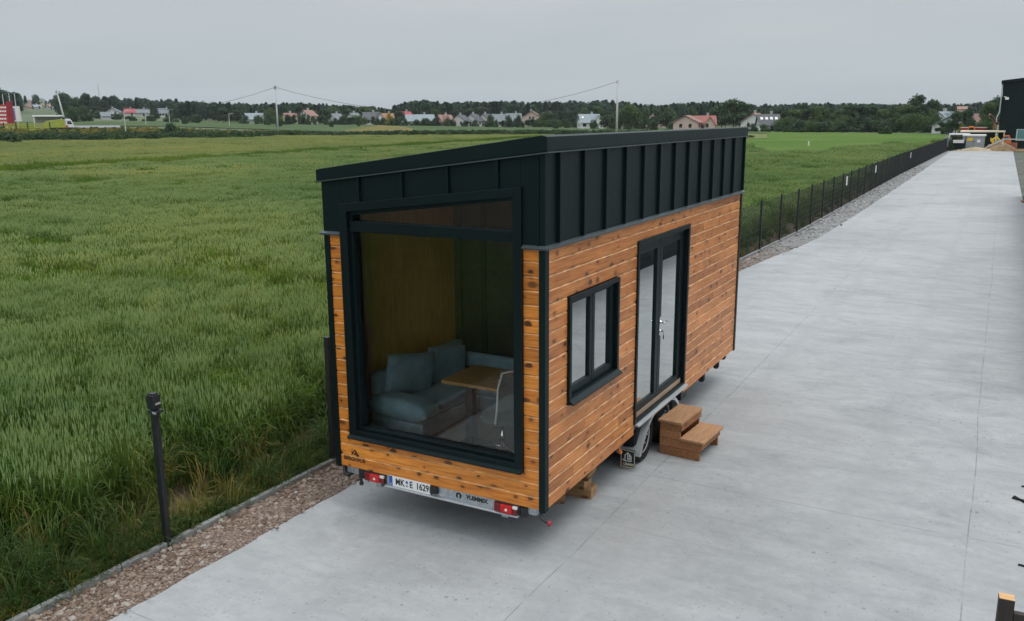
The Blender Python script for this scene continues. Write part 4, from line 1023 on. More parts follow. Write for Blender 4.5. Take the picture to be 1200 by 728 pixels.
# ------------------------------------------------------------------ trees
def crown_mesh(seed, kind, mat, n, leaf):
    """many small leaf sprays through the volume of an uneven set of lobes; about 10 m tall, base at z=0"""
    rnd2 = random.Random(seed); mb = MB(); lobes = []
    if kind == 'broad':
        for _ in range(13):
            a = rnd2.uniform(0, 6.28); z = rnd2.uniform(2.6, 8.3); k = 1-abs(z-5.2)/5.2; R = rnd2.uniform(.3, 3.0)*k+.4
            s = rnd2.uniform(1.2, 2.1); lobes.append((math.cos(a)*R, math.sin(a)*R, z, s, s*.85))
        lobes.append((0, 0, 8.2, 1.7, 1.6))
    elif kind == 'tall':
        for i in range(14):
            z = 1.8+i*.55; s = rnd2.uniform(.7, 1.3)*(1.15-abs(z-4.5)/8); a = rnd2.uniform(0, 6.28); R = rnd2.uniform(.1, .9)
            lobes.append((math.cos(a)*R, math.sin(a)*R, z, s, s*1.2))
    elif kind == 'bush':
        for _ in range(10):
            a = rnd2.uniform(0, 6.28); R = rnd2.uniform(.4, 4.0); s = rnd2.uniform(1.5, 2.8)
            lobes.append((math.cos(a)*R, math.sin(a)*R, rnd2.uniform(1.6, 6.6)*(1-R/9), s, s*.95))
    if kind == 'pine':
        for _ in range(n):
            t = rnd2.random()**.8; z = 1.6+8.4*t; R = (1.75*(1-t)**.8+.12)*(.55+.45*abs(math.sin(z*3.7)))*rnd2.uniform(.4, 1.05); a = rnd2.uniform(0, 6.28)
            c = Vector((math.cos(a)*R, math.sin(a)*R, z-R*.18)); d = Vector((math.cos(a), math.sin(a), -.35+rnd2.uniform(-.3, .3))).normalized()
            sp = d.cross(Vector((0, 0, 1))).normalized()*leaf*.45; l = d*leaf*.8
            mb.quad(tuple(c-sp-l), tuple(c+sp-l), tuple(c+sp*.5+l), tuple(c-sp*.5+l))
    else:
        for _ in range(n):
            lx, ly, lz, s, sz = rnd2.choice(lobes)
            v = Vector((rnd2.gauss(0, 1), rnd2.gauss(0, 1), rnd2.gauss(0, 1))).normalized(); q = rnd2.uniform(.55, 1.05)
            q *= 1+.18*noise.noise(v*2.6+Vector((seed, lx, lz)))
            c = Vector((lx+v.x*s*q, ly+v.y*s*q, max(.15, lz+v.z*sz*q)))
            u = Vector((rnd2.gauss(0, 1), rnd2.gauss(0, 1), rnd2.gauss(0, 1))); nrm = (v*.8+u*.5).normalized()
            a = nrm.orthogonal().normalized(); b = nrm.cross(a); th = rnd2.uniform(0, 6.28); e = (a*math.cos(th)+b*math.sin(th))*leaf*rnd2.uniform(.35, .75); f = (b*math.cos(th)-a*math.sin(th))*leaf*rnd2.uniform(.25, .5)
            mb.quad(tuple(c-e-f*.4), tuple(c+f), tuple(c+e+f*.3), tuple(c-f))
    if kind == 'bush':
        zm = sorted(v[2] for v in mb.v)[len(mb.v)//60]; mb.v = [(v[0], v[1], max(.0, (v[2]-zm)*1.08)) for v in mb.v]
    return mb.mesh('crown', M_[mat], fix=False)
def trunk_mesh(seed, bush=False):
    rnd2 = random.Random(seed); mb = MB()
    mb.tube([(0, 0, -.2), (.03, .02, 2), (-.05, .05, 5), (.02, 0, 8)], [.26, .2, .13, .04], 7)
    for k in range(5):
        a = k*1.3+rnd2.uniform(0, .6); z = 2.2+k*.8; mb.tube([(0, 0, z), (math.cos(a)*1.0, math.sin(a)*1.0, z+1.0), (math.cos(a)*1.9, math.sin(a)*1.9, z+1.5)], [.10, .07, .03], 6)
    return mb.mesh('trunk', M_['bark'])
TR = {}
for i in range(3): TR[('broad', i)] = crown_mesh(10+i, 'broad', ('crown1', 'crown2', 'crown1')[i], 2600, .55)
for i in range(2): TR[('tall', i)] = crown_mesh(20+i, 'tall', ('crown1', 'crown2')[i], 1500, .45)
for i in range(2): TR[('pine', i)] = crown_mesh(30+i, 'pine', 'crown3', 1500, .5)
for i in range(3): TR[('bush', i)] = crown_mesh(40+i, 'bush', ('crown1', 'crown2', 'crown1')[i], 2400, .6)
TR[('yellow', 0)] = crown_mesh(50, 'bush', 'crown4', 1800, .6)
TR[('olive', 0)] = crown_mesh(51, 'bush', 'crown2', 2600, .5)
KW = {'broad': (7.6, 9.9), 'tall': (4.2, 10.2), 'pine': (3.3, 10), 'bush': (10.5, 8.2), 'yellow': (10.5, 8.2), 'olive': (10.5, 8.2)}
def bounds(me):
    zs = sorted(v.co.z for v in me.vertices); xs = sorted(math.hypot(v.co.x, v.co.y) for v in me.vertices)
    return 2*xs[int(len(xs)*.95)], zs[int(len(zs)*.985)]
KB = {k: bounds(m) for k, m in TR.items()}
tm_ = trunk_mesh(1)
rt_ = random.Random(77)
TREES = []
NMS = {'broad': 'leafy_tree', 'tall': 'slender_tree', 'pine': 'conifer', 'bush': 'bush', 'yellow': 'yellow_bush', 'olive': 'bush'}
CATS = {'broad': 'tree', 'tall': 'tree', 'pine': 'conifer', 'bush': 'bush', 'yellow': 'bush', 'olive': 'bush'}
def tree(kind, var, u, vb, wpx, hpx, r=None, label=None, group='trees and bushes round the houses'):
    """u, vb: where its foot stands in the photograph; wpx/hpx its size there"""
    p = P(u, r) if r else hit(u, vb)
    rr = math.hypot(p.x-CAM.x, p.y-CAM.y)
    # foot may lie above the flat ground hit when a range is given: the top is what the photograph shows
    H = px(u, rr, hpx); Wd = px(u, rr, wpx)
    if r: 
        topz = CAM.z+px(u, rr, hor(u)-(vb-hpx)); H = max(1.2, topz-p.z)
    kw, kh = KB[(kind, var)]
    o = empty(NMS[kind], p, rt_.uniform(0, 6.28)); sx_, sz_ = Wd/kw, H/kh
    c = link('crown', TR[(kind, var)], o); c.scale = (sx_, sx_, sz_)
    t = link('trunk', tm_, o); bk = kind in ('bush', 'yellow', 'olive'); t.scale = (sz_*(.4 if bk else .9), sz_*(.4 if bk else .9), sz_*(.5 if bk else .95))
    tag(o, label, CATS[kind], group); TREES.append((o, u, rr, H, kind)); return o

# ------------------------------------------------------------------ houses of the village
def paint(name, col, var=.06): return simple(name, col, .8, 0, var, .8)
WALLS = {'white': paint('white_render', (.68, .68, .66)), 'grey': paint('grey_render', (.42, .44, .44)), 'pink': paint('pink_render', (.60, .44, .38)),
         'cream': paint('cream_render', (.62, .52, .38)), 'brick': paint('red_brick', (.34, .12, .08), .2), 'yellow': paint('yellow_render', (.55, .40, .16))}
def tiles(name, col):
    m, nt, b = new_mat(name); oc = objcoord(nt)
    wv = N(nt, 'ShaderNodeTexWave'); wv.bands_direction = 'Z'; wv.inputs['Scale'].default_value = 1.6; wv.inputs['Distortion'].default_value = 1; L(nt, oc, wv.inputs['Vector'])
    f = math_(nt, 'ADD', math_(nt, 'MULTIPLY', wv.outputs['Fac'], .3), math_(nt, 'MULTIPLY', noise_(nt, oc, 1.2, 4), .7))
    L(nt, ramp(nt, f, [(.3, tuple(c*.72 for c in col)), (.7, tuple(min(1, c*1.2) for c in col))]), b.inputs['Base Color']); b.inputs['Roughness'].default_value = .7
    return m
ROOFS = {'grey': tiles('grey_tiles', (.15, .175, .185)), 'dark': tiles('dark_tiles', (.075, .08, .088)), 'red': tiles('red_tiles', (.27, .09, .07)), 'salmon': tiles('salmon_tiles', (.26, .14, .115)),
         'brown': tiles('brown_tiles', (.17, .10, .085)), 'blue': tiles('blue_grey_tiles', (.22, .265, .285)), 'crimson': tiles('crimson_tiles', (.33, .055, .07)), 'orange': tiles('orange_tiles', (.28, .13, .08)), 'teal': tiles('teal_sheet', (.20, .27, .27))}
HOUSES = []; HR = []
clear_of = lambda u, r: not any(abs(u-hu) < hw_*.42 and hr-(340 if hr > 630 else 130) < r < hr+12 for hu, hr, hw_ in HR if hr > 500)
def cottage(u, vb, wpx, hpx, roof, wall, yaw, label, r=None, name='house', wallfrac=.48, depth=8.5, gable=False, chimney=True, skylights=0, nwin=3, cat='house', floors=1):
    """u = middle of the house, vb = its foot, yaw turns its ridge from lying across the view (degrees); gable = a second gable to the front"""
    wpx *= .92; vb -= hpx*.0; hpx *= .93
    p = P(u, r) if r else hit(u, vb)
    rr = math.hypot(p.x-CAM.x, p.y-CAM.y); k = rr*math.cos(az_of(u)-R_(YAW))/FPX
    if r: H = min(9.5 if floors < 3 else 12, max(3.0, CAM.z+(hor(u)-(vb-hpx))*k-p.z)); HR.append((u, rr, wpx))
    else: H = hpx*k
    cy, sy = abs(math.cos(R_(yaw))), abs(math.sin(R_(yaw)))
    W = wpx*k; Lx = max(4.0, (W-depth*sy)/max(.35, cy)); hw = H*wallfrac
    o = empty(name, p, az_of(u)+R_(yaw), label, cat); HOUSES.append((u, label))
    mw, mr = WALLS[wall], ROOFS[roof]; d = depth/2; l = Lx/2
    mb = MB(); mb.prism([(-d, -.3), (d, -.3), (d, hw), (0, H-.25), (-d, hw)], 'x', -l, l); mb.obj('wall', mw, o)
    mb = MB(); e = .55; g = .5; sl = (H-hw)/d; t = .22
    for s in (-1, 1):
        mb.prism([(0, H), (s*(d+e), hw-e*sl), (s*(d+e), hw-e*sl-t), (0, H-t)], 'x', -l-g, l+g)
    rf = mb.obj('roof', mr, o)
    if chimney:
        mb = MB(); cx = l*.35; mb.box(cx-.35, cx+.35, .5, 1.1, H-1.2, H+.75); mb.box(cx-.42, cx+.42, .43, 1.17, H+.75, H+.9); mb.obj('chimney', WALLS['grey'], rf)
    for i in range(skylights):
        x = -l*.75+i*(1.5*l/max(1, skylights-1) if skylights > 1 else 0); z0 = hw+(H-hw)*.42; z1 = z0+(H-hw)*.24
        y0 = -(H-z0)/sl; y1 = -(H-z1)/sl
        mb = MB(); mb.hexa([(x-.4, y0-.02, z0+.0), (x+.4, y0-.02, z0+.0), (x+.4, y1-.02, z1), (x-.4, y1-.02, z1), (x-.4, y0-.08, z0+.12), (x+.4, y0-.08, z0+.12), (x+.4, y1-.08, z1+.12), (x-.4, y1-.08, z1+.12)]); mb.obj('skylight', WALLS['white'], rf)
    def window(x, z, w, h, yf):
        mb = MB(); mb.box(x-w/2-.08, x+w/2+.08, yf-.05, yf+.02, z-.08, z+h+.08); f = mb.obj('window', WALLS['white'], o)
        mb = MB(); mb.box(x-w/2, x+w/2, yf-.07, yf-.052, z, z+h); mb.obj('pane', M_['glass_far'], f)
    for fl in range(floors):
        z = .9+fl*2.7
        for i in range(nwin):
            if z+1.3 < hw: window(-l+(i+.5)*2*l/nwin, z, min(1.4, l/nwin), 1.3, -d)
    mb = MB(); mb.box(-.5+l/nwin, .5+l/nwin, -d-.06, -d+.02, .02, 2.1); mb.obj('door', M_['frame'], o)
    # gable-end windows
    for s in (-1, 1):
        for zz in (.9, 3.4):
            for yy2 in ((-1.6, 1.6) if zz < 2 else (-.8, .8)):
                if zz+1.2 < H-abs(yy2)*sl-.6:
                    mb = MB(); mb.box(s*l-.02 if s > 0 else -l-.06, s*l+.06 if s > 0 else -l+.02, yy2-.5, yy2+.5, zz, zz+1.2); mb.obj('window', M_['glass_far'], o)
    if gable:
        gw = min(3.0, l*.5); gx = l*gable; mb = MB()
        mb.prism([(gx-gw, -.3), (gx+gw, -.3), (gx+gw, hw*.9), (gx, H*.9), (gx-gw, hw*.9)], 'y', -d-1.8, 0); mb.obj('front_gable', mw, o)
        mb = MB(); s2 = (H*.9-hw*.9)/gw
        for s in (-1, 1): mb.prism([(gx, H*.9+.2), (gx+s*(gw+.4), hw*.9-.4*s2+.2), (gx+s*(gw+.4), hw*.9-.4*s2), (gx, H*.9)], 'y', -d-2.2, -.2)
        mb.obj('gable_roof', mr, rf)
        window(gx-.9, .9, 1.0, 1.3, -d-1.8)
        if hw > 3: window(gx+.7, .9+2.4, .9, 1.1, -d-1.8)
    return o
C = cottage
# along the far side of the fields, from the left of the photograph to the right
C(298, 141.3, 26, 9.0, 'blue', 'white', 14, 'long low grey-roofed house with a white end gable, left of the middle utility pole', r=400, gable=.7)
C(339, 141.6, 20, 9.4, 'salmon', 'cream', 20, 'red-tiled house just right of the middle utility pole', r=410, gable=.65)
C(361, 140.3, 19, 11.5, 'salmon', 'white', 35, 'two-storey white house with salmon roof and balcony front, between dark trees', r=400, wallfrac=.62, floors=2)
C(394, 139.5, 12, 6.5, 'grey', 'grey', 25, 'small grey house half hidden in the trees', r=420, nwin=2)
C(415, 141.0, 19, 9.0, 'grey', 'white', 40, 'grey-roofed house turned to show a white gable, left of the dark-roofed house', r=405, nwin=2)
C(435, 141.3, 25, 10.2, 'dark', 'white', 14, 'wide dark-roofed white house before the dip in the forest', r=400, gable=.75)
C(454, 141.5, 17, 9.0, 'orange', 'cream', 10, 'orange-roofed house behind the yellow bush', r=420, nwin=2)
C(476, 139.0, 13, 8.4, 'crimson', 'white', 30, 'small house with a strong red roof in the gap right of the yellow bush', r=425, nwin=2)
C(492, 144.2, 35, 10.5, 'blue', 'white', 4, 'long grey-roofed white row house beside the red-roofed pair', r=395, nwin=6, skylights=0)
C(521, 145.5, 24, 11.5, 'salmon', 'pink', 24, 'pink house with faded salmon roof in the middle of the row', r=388, gable=-.5)
C(540, 145.5, 19, 11.5, 'dark', 'white', 52, 'first of the dark-roofed white gabled houses, next to the pink house', r=386, nwin=2)
C(555, 145.3, 18, 12.3, 'dark', 'white', 52, 'middle one of the dark-roofed white gabled houses in a row', r=390, nwin=2)
C(569, 145.2, 17, 12.3, 'dark', 'white', 52, 'last of the dark-roofed white gabled houses, beside the round bush', r=392, nwin=2)
C(585, 146.0, 21, 13.0, 'grey', 'white', 6, 'grey-roofed white house behind the round bushes, left of its twin', r=388)
C(602, 145.0, 19, 12.8, 'grey', 'white', 6, 'grey-roofed white house behind the round bushes, right of its twin', r=388)
C(624, 141.2, 17, 11.5, 'brown', 'pink', 78, 'pink gabled house standing alone before the forest', r=415, wallfrac=.55, nwin=2, depth=11)
C(690, 147.4, 29, 14.5, 'blue', 'white', 12, 'blue-grey roofed white house with a gable at its right end, beside the tall bare pole', r=360, gable=.7, skylights=2)
C(769, 143.0, 16, 12.5, 'brown', 'pink', 62, 'small pink house with brown roof between the big green trees', r=380, wallfrac=.45, nwin=2)
C(806, 151, 14, 17, 'salmon', 'pink', 70, 'tall pink gabled wing at the left of the red-tiled farmhouse', r=300, wallfrac=.58, nwin=2, floors=2, chimney=False)
C(825, 150.5, 28, 16, 'red', 'pink', 4, 'red-tiled pink farmhouse seen just above the black roof', r=305, wallfrac=.42, gable=.45)
C(886, 148, 15, 16.5, 'salmon', 'white', 65, 'white gabled house with a reddish roof behind the skylight house', r=300, wallfrac=.5, nwin=2)
C(900, 151.5, 28, 19.0, 'dark', 'white', 8, 'large white house under a dark roof with four skylights', r=285, wallfrac=.40, skylights=4, nwin=4)
C(932, 146, 9, 14, 'grey', 'grey', 55, 'narrow grey house glimpsed between the trees right of the skylight house', r=320, nwin=1, chimney=False)
C(949, 144, 6, 8, 'grey', 'white', 60, 'tiny pale gable glimpsed deep in the trees', r=340, nwin=1, chimney=False)
C(1028, 142, 17, 9.0, 'dark', 'cream', 12, 'cream house half hidden behind the willow thicket', r=300)
C(1066, 142, 12, 9.0, 'teal', 'grey', 8, 'greenish sheet-roofed shed behind the pale bushes', r=300, nwin=2, chimney=False)
C(1107, 144, 15, 14, 'blue', 'white', 48, 'white house with slate roof beyond the end of the fence', r=270, nwin=3, gable=-.6)
C(1118, 153, 10, 19, 'grey', 'white', 75, 'narrow white gable end beside the dark trees at the end of the fence', r=240, nwin=1)
C(1126, 134, 10, 9.5, 'salmon', 'pink', 5, 'orange pink apartment block on the rise above the trees', r=520, wallfrac=.85, floors=3, nwin=4, chimney=False, name='apartment_block', cat='apartment block')
C(1149, 145, 20, 12.5, 'brown', 'brick', -28, 'red brick house with a long sloping roof, left of the black hall', r=255, wallfrac=.5)
# hillside suburb at far left
hl = [(28, 127, 9), (37, 124, 10), (44, 130, 9), (52, 122, 11), (60, 128, 10), (67, 134, 9), (33, 133, 9), (86, 126, 9), (96, 130, 11), (108, 131, 12)]
hd = ['topmost pale roof at the left end of the hillside suburb', 'pale house high on the wooded hillside behind the white flag', 'pale house halfway up the hillside behind the yellow fence', 'highest house in the middle of the hillside suburb', 'pale house on the hillside left of the leaning lamp post', 'low pale house on the hillside above the white shelter', 'lowest pale house on the hillside beside the white flag', 'pale house on the hillside right of the leaning lamp post', 'wide pale house at the right foot of the hillside', 'pinkish low house at the right end of the hillside suburb']
for i, ((u, v, w_), lb_) in enumerate(zip(hl, hd)):
    rr = 640+(135-v)*16
    C(u, v, w_, 5.2, ('grey', 'brown', 'blue', 'grey', 'salmon')[i % 5], 'white' if i % 3 else 'cream', (i*37) % 60, lb_, r=rr, nwin=2)
C(134, 134, 10, 7.0, 'grey', 'white', 70, 'white gabled house on the slope left of the crimson roof', r=560, nwin=2)
C(152, 133.5, 14, 6.0, 'crimson', 'white', 6, 'house with a bright crimson roof on the far slope', r=570)
C(167, 133.2, 17, 5.2, 'grey', 'white', 3, 'long pale house right of the crimson-roofed one', r=580, nwin=5)
C(193, 132, 20, 4.6, 'grey', 'white', 4, 'long low white building below the forest, far right of the crimson roof', r=590, nwin=6)
C(125, 142.5, 7, 4.5, 'grey', 'white', 4, 'small white shed in the green field left of the street lamp', r=420, nwin=1, chimney=False, name='shed', cat='shed')

# ------------------------------------------------------------------ single trees and bushes
T = tree
spec = [
 ('bush', 0, 120, 141, 22, 10, 430), ('broad', 0, 113, 139, 14, 13, 470), ('bush', 2, 136, 142, 16, 8, 420), ('tall', 0, 183, 142, 9, 14, 430), ('bush', 0, 174, 143, 14, 7, 400), ('bush', 1, 152, 143.5, 14, 7, 400), ('bush', 0, 201, 142, 18, 7, 400), ('bush', 2, 216, 146, 9, 9, 360), ('bush', 2, 228, 143, 20, 8, 400), ('bush', 0, 201, 157, 22, 12, 190),
 ('broad', 0, 262, 141.5, 18, 13, 405), ('broad', 2, 278, 141.5, 14, 12, 410), ('bush', 1, 318, 141.5, 17, 13, 395), ('bush', 0, 312, 144.5, 10, 5, 365), ('bush', 2, 327, 147, 8, 6, 330), ('bush', 0, 352, 141.8, 9, 7, 395), ('broad', 0, 381, 141.5, 14, 13, 405), ('broad', 1, 371, 141.5, 8, 11, 408), ('bush', 2, 388, 147, 6, 5, 330), ('bush', 0, 403, 141.8, 11, 7, 400), ('bush', 2, 421, 142, 8, 6, 395), ('yellow', 0, 457, 141.5, 12, 8, 400), ('broad', 0, 468, 143, 13, 12, 400), ('bush', 0, 495, 144.5, 6, 4, 385), ('bush', 2, 508, 144.5, 9, 4.5, 384), ('bush', 0, 528, 146, 11, 5.5, 378), ('tall', 0, 420, 146, 4, 6, 340),
 ('bush', 0, 576, 147, 15, 11.5, 360), ('bush', 2, 595.5, 147, 11, 10.5, 360), ('bush', 0, 609, 147.5, 11, 11.5, 358), ('broad', 0, 643, 146.5, 22, 15, 385), ('bush', 0, 650, 149, 10, 9, 345), ('bush', 1, 632, 145.8, 16, 6, 380), ('pine', 0, 637, 146, 8, 17, 400), ('bush', 2, 665, 147.5, 8, 5, 365), ('broad', 2, 668, 146, 12, 15, 395),
 ('broad', 0, 712, 150, 18, 14, 330), ('bush', 1, 736, 151, 33, 26, 320), ('bush', 1, 722, 150.5, 20, 18, 328), ('bush', 2, 754, 150.5, 15, 16, 322), ('bush', 1, 765, 152, 13, 11, 300), ('broad', 0, 782, 150.5, 18, 18, 325), ('bush', 0, 790, 151, 14, 13, 318), ('bush', 2, 697, 149, 10, 8, 345),
 ('broad', 0, 860, 151, 30, 32, 318), ('broad', 2, 846, 150.5, 22, 27, 325), ('broad', 0, 838, 149, 16, 22, 335), ('broad', 0, 872, 151, 20, 27, 320), ('tall', 0, 878, 151.5, 9, 22, 300), ('bush', 0, 882, 154, 13, 9, 262), ('bush', 0, 896.5, 154.5, 15, 9, 260), ('bush', 2, 912, 154.5, 8, 4, 262),
 ('broad', 2, 921, 153, 14, 22, 290), ('broad', 0, 941, 152.5, 16, 22, 300), ('bush', 0, 927, 155, 22, 11, 262), ('bush', 0, 947, 155.5, 24, 13, 258), ('bush', 2, 965, 156, 26, 13, 255), ('broad', 1, 957, 153, 17, 24, 285), ('broad', 1, 977, 152, 14, 19, 290), ('broad', 2, 993, 154.5, 26, 30, 272), ('broad', 0, 1010, 155, 20, 30, 268), ('bush', 0, 985, 156, 22, 13, 252), ('bush', 2, 1018, 155.5, 26, 15, 255), ('bush', 0, 1038.5, 157.5, 14, 10, 225), ('tall', 1, 1044, 155, 9, 25, 262), ('broad', 2, 1053, 155, 14, 20, 262),
 ('broad', 0, 1074, 152, 24, 38, 300), ('broad', 0, 1092, 152, 20, 33, 305), ('broad', 2, 1062, 152, 16, 26, 310), ('olive', 0, 1072, 156, 26, 22, 248), ('olive', 0, 1091, 156, 24, 21, 245), ('bush', 1, 1102, 156.5, 16, 15, 242), ('bush', 1, 1057, 156, 18, 17, 252), 
 ('broad', 0, 1121, 157, 14, 25, 220), ('broad', 2, 1133, 156, 18, 26, 235), ('broad', 1, 1157, 152, 18, 30, 240), ('broad', 0, 1168, 152, 22, 36, 265), ('bush', 0, 1140, 155, 18, 14, 200), ('bush', 1, 1151, 155, 16, 13, 205), ('bush', 0, 1111, 156, 12, 15, 225), ('broad', 0, 1104, 156, 12, 13, 235), ('broad', 2, 1128, 152, 14, 20, 260), ('bush', 2, 1160, 156, 18, 13, 195), ('yellow', 0, 1127, 157, 11, 11, 150),
 ('bush', 0, 1116, 176, 9, 13, 119),
 ('bush', 2, 84, 146, 24, 19, 340), ('bush', 0, 98, 144, 22, 18, 360), ('broad', 0, 92, 144, 18, 24, 400),
]
for s in spec: tree(*s)
rt3 = random.Random(15)
for i in range(58):      # low garden shrubs and hedges before the row of houses
    u = 282+i*7.3+rt3.uniform(-3, 3)
    vb = interp([(280, 142), (420, 142.2), (500, 144.8), (560, 146), (640, 146.5), (700, 148.5)], u)
    tree(rt3.choice(('bush', 'bush', 'olive', 'broad')), 0, u, vb, rt3.uniform(6, 14), rt3.uniform(3.2, 7), 384+rt3.uniform(-10, 10))
for i in range(26):
    u = 916+i*7.4+rt3.uniform(-2, 2)
    tree(rt3.choice(('bush', 'bush', 'olive')), 0, u, 155.5+rt3.uniform(-.6, .8), rt3.uniform(15, 24), rt3.uniform(11, 20), 256+rt3.uniform(-6, 25))
for i in range(16):
    u = 925+i*12+rt3.uniform(-3, 3)
    tree('broad', rt3.randrange(3), u, 153, rt3.uniform(16, 24), rt3.uniform(22, 30), 285+rt3.uniform(-8, 30))
rt2 = random.Random(5)
for i in range(46):       # garden trees filling in behind the houses
    u = 240+rt2.random()*460
    k = rt2.choice(('broad', 'broad', 'pine', 'tall')); v = rt2.randrange(2)
    tree(k, v, u, 140, rt2.uniform(8, 16) if k == 'broad' else rt2.uniform(5, 8), rt2.uniform(7, 14), 432+rt2.uniform(0, 22))
for i in range(26):
    u = 22+rt2.random()*200; r9 = 600+rt2.uniform(0, 130)
    if clear_of(u, r9): tree('broad', rt2.randrange(3), u, 128+rt2.uniform(-2, 8), rt2.uniform(7, 13), rt2.uniform(6, 9), r9)
for i in range(34):
    u = 700+rt2.random()*420
    k = rt2.choice(('broad', 'broad', 'pine')); 
    tree(k, rt2.randrange(2), u, 140, rt2.uniform(10, 18) if k == 'broad' else rt2.uniform(6, 9), rt2.uniform(9, 17), 345+rt2.uniform(0, 60))

# forest on the horizon (one mass)
TOP = [(-60, 112), (0, 114), (30, 117), (60, 118), (100, 120), (130, 121), (150, 120.5), (200, 120), (250, 120.5), (300, 121.5), (350, 121.5), (400, 123.5), (440, 126), (456, 127.5), (464, 123), (485, 118.5), (505, 119), (520, 121), (560, 120), (600, 119.6), (640, 119.6), (690, 119.8), (712, 118.5), (740, 121), (770, 124), (800, 121), (830, 120), (860, 121.5), (885, 123.5), (920, 122.5), (960, 121.5), (1000, 121.8), (1060, 122.5), (1110, 122.5), (1140, 121.5), (1165, 119), (1300, 119)]
pts = []
fS = [crown_mesh(60+i, k, 'forest', n, lf) for i, (k, n, lf) in enumerate((('broad', 1500, .72), ('broad', 1500, .72), ('pine', 1000, .7), ('tall', 900, .65)))]
rf_ = random.Random(9)
for i in range(4200):
    u = rf_.uniform(-420, 1620); R0 = 455 if 200 < u < 880 else 640
    if 880 <= u < 1140: R0 = 520
    t = rf_.random(); r = R0+t*190
    p = P(u, r); k = r*math.cos(az_of(max(-100, min(1300, u)))-R_(YAW))/FPX
    topz = CAM.z+(hor(u)-interp(TOP, u)-rf_.uniform(-1.2, 3.2)-(1-t)*2.5*rf_.random())*k; H = topz-p.z
    if H < 3 or not clear_of(u, r): continue
    kind = rf_.choice((0, 1, 2, 2, 3)); wv_ = {0: .9, 1: .9, 2: 1.3, 3: 1.25}[kind]*rf_.uniform(.8, 1.1)
    H = max(6, min(H, 30)); pts.append((p.x, p.y, p.z-.3, rf_.uniform(0, 6.28), 0, H/10*wv_, H/10, kind))
for i in range(1500):
    u = rf_.uniform(-160, 245); t = rf_.random(); r = (440 if u < 110 else 560)+t*330
    if noise.noise(Vector((u*.05, r*.012, 3))) < -.12 or not clear_of(u, r): continue
    p = P(u, r); H = rf_.uniform(6, 12); kind = rf_.choice((0, 1, 0, 1, 2)); wv_ = {0: .9, 1: .9, 2: 1.3}[kind]
    pts.append((p.x, p.y, p.z-.3, rf_.uniform(0, 6.28), 0, H/10*wv_, H/10, kind))
scatter('forest', pts, fS, 'dark mixed forest closing the horizon behind the village', 'forest')

# labels for the trees, from the house each stands beside
def describe():
    used = {}
    kindword = {'broad': 'leafy tree', 'tall': 'slender upright tree', 'pine': 'dark conifer', 'bush': 'dark rounded bush', 'yellow': 'yellow flowering bush', 'olive': 'pale olive thicket'}
    short = [(u, l.split(',')[0].split(' with ')[0].split(' beside ')[0]) for u, l in HOUSES]
    cl_ = {}
    for o, u, rr, H, kind in TREES:
        hu, hl_ = min(short, key=lambda q: abs(q[0]-u))
        side = 'in line with' if abs(u-hu) < 4 else 'just left of' if u < hu and hu-u < 16 else 'just right of' if u > hu and u-hu < 16 else 'well to the left of' if u < hu else 'well to the right of'
        cl_.setdefault((kindword[kind], side, hl_), []).append((rr, H, u, o))
    words = ['nearest', 'second nearest', 'third nearest', 'fourth nearest', 'fifth nearest', 'sixth nearest', 'seventh nearest', 'eighth nearest', 'ninth nearest', 'tenth nearest']
    for (kw, side, hl_), L_ in cl_.items():
        L_.sort(key=lambda q: q[0])
        for i, (rr, H, u, o) in enumerate(L_):
            w_ = '%s %s the %s' % (kw, side, hl_)
            if len(L_) > 1: w_ = ('%s ' % words[min(i, 9)])+w_
            ws = w_.split(); o['label'] = ' '.join(ws[:16])
describe()

# ------------------------------------------------------------------ fields and banks beyond the wheat
def band(name, lo, hi, mat, off, bumps=0.0, rowsn=6, step=8):
    us = []; u = lo[0][0]
    while u <= lo[-1][0]: us.append(u); u += step
    rows = []
    for j in range(rowsn+1):
        t = j/rowsn; row = []
        for u in us:
            a = hit_r(u, interp(lo, u)); b = hit_r(u, interp(hi, u)); r = a+(b-a)*t
            p = P(u, r); z = off+bumps*noise.noise(Vector((p.x*.2, p.y*.2, 1)))
            row.append((p.x, p.y, p.z+z))
        rows.append(row)
    return sheet(name, rows, mat)
band('far_field', [(-60, 149), (100, 149), (200, 148.5), (360, 154), (480, 157.5), (640, 157), (900, 157)], [(-60, 143.5), (100, 143.0), (200, 142.3), (300, 141.5), (420, 141.5), (520, 145.2), (640, 146.4), (720, 148.5), (900, 149)], M_['f_green'], .16, .1, 10)
band('dry_meadow', [(340, 164.5), (480, 163.5), (640, 162.5), (900, 163)], [(340, 158.5), (480, 158), (640, 157.4), (900, 157.4)], M_['f_pale'], .12, .1)
band('far_meadow', [(780, 190), (862, 192), (900, 194), (960, 192), (1000, 188), (1060, 182), (1112, 172)], [(780, 152.5), (862, 153.5), (900, 154.5), (960, 155.5), (1060, 156.5), (1112, 158)], M_['f_bright'], .06, .1, 14, 6)
band('bare_patch', [(1004, 185), (1030, 184), (1048, 180)], [(1004, 181.8), (1030, 179.5), (1048, 178.2)], M_['sand'], .12, .05, 4, 4)
band('street', [(60, 152.6), (146, 151.6)], [(60, 149.6), (146, 149.0)], M_['asphalt'], .5, 0, 3, 8)
# low earth bank with dry tan grass
rows = []
for j in range(9):
    row = []
    for u in range(404, 500, 4):
        a = hit_r(u, 157.2); r = a+j*4.0; p = P(u, r); e = max(0, 1-((u-450)/46)**2); q = math.sin(math.pi*j/8)
        row.append((p.x, p.y, p.z+.4+1.5*e*q*(1+.3*noise.noise(Vector((u*.08, j*.5, 2))))))
    rows.append(row)
sheet('earth_bank', rows, M_['f_tan'])
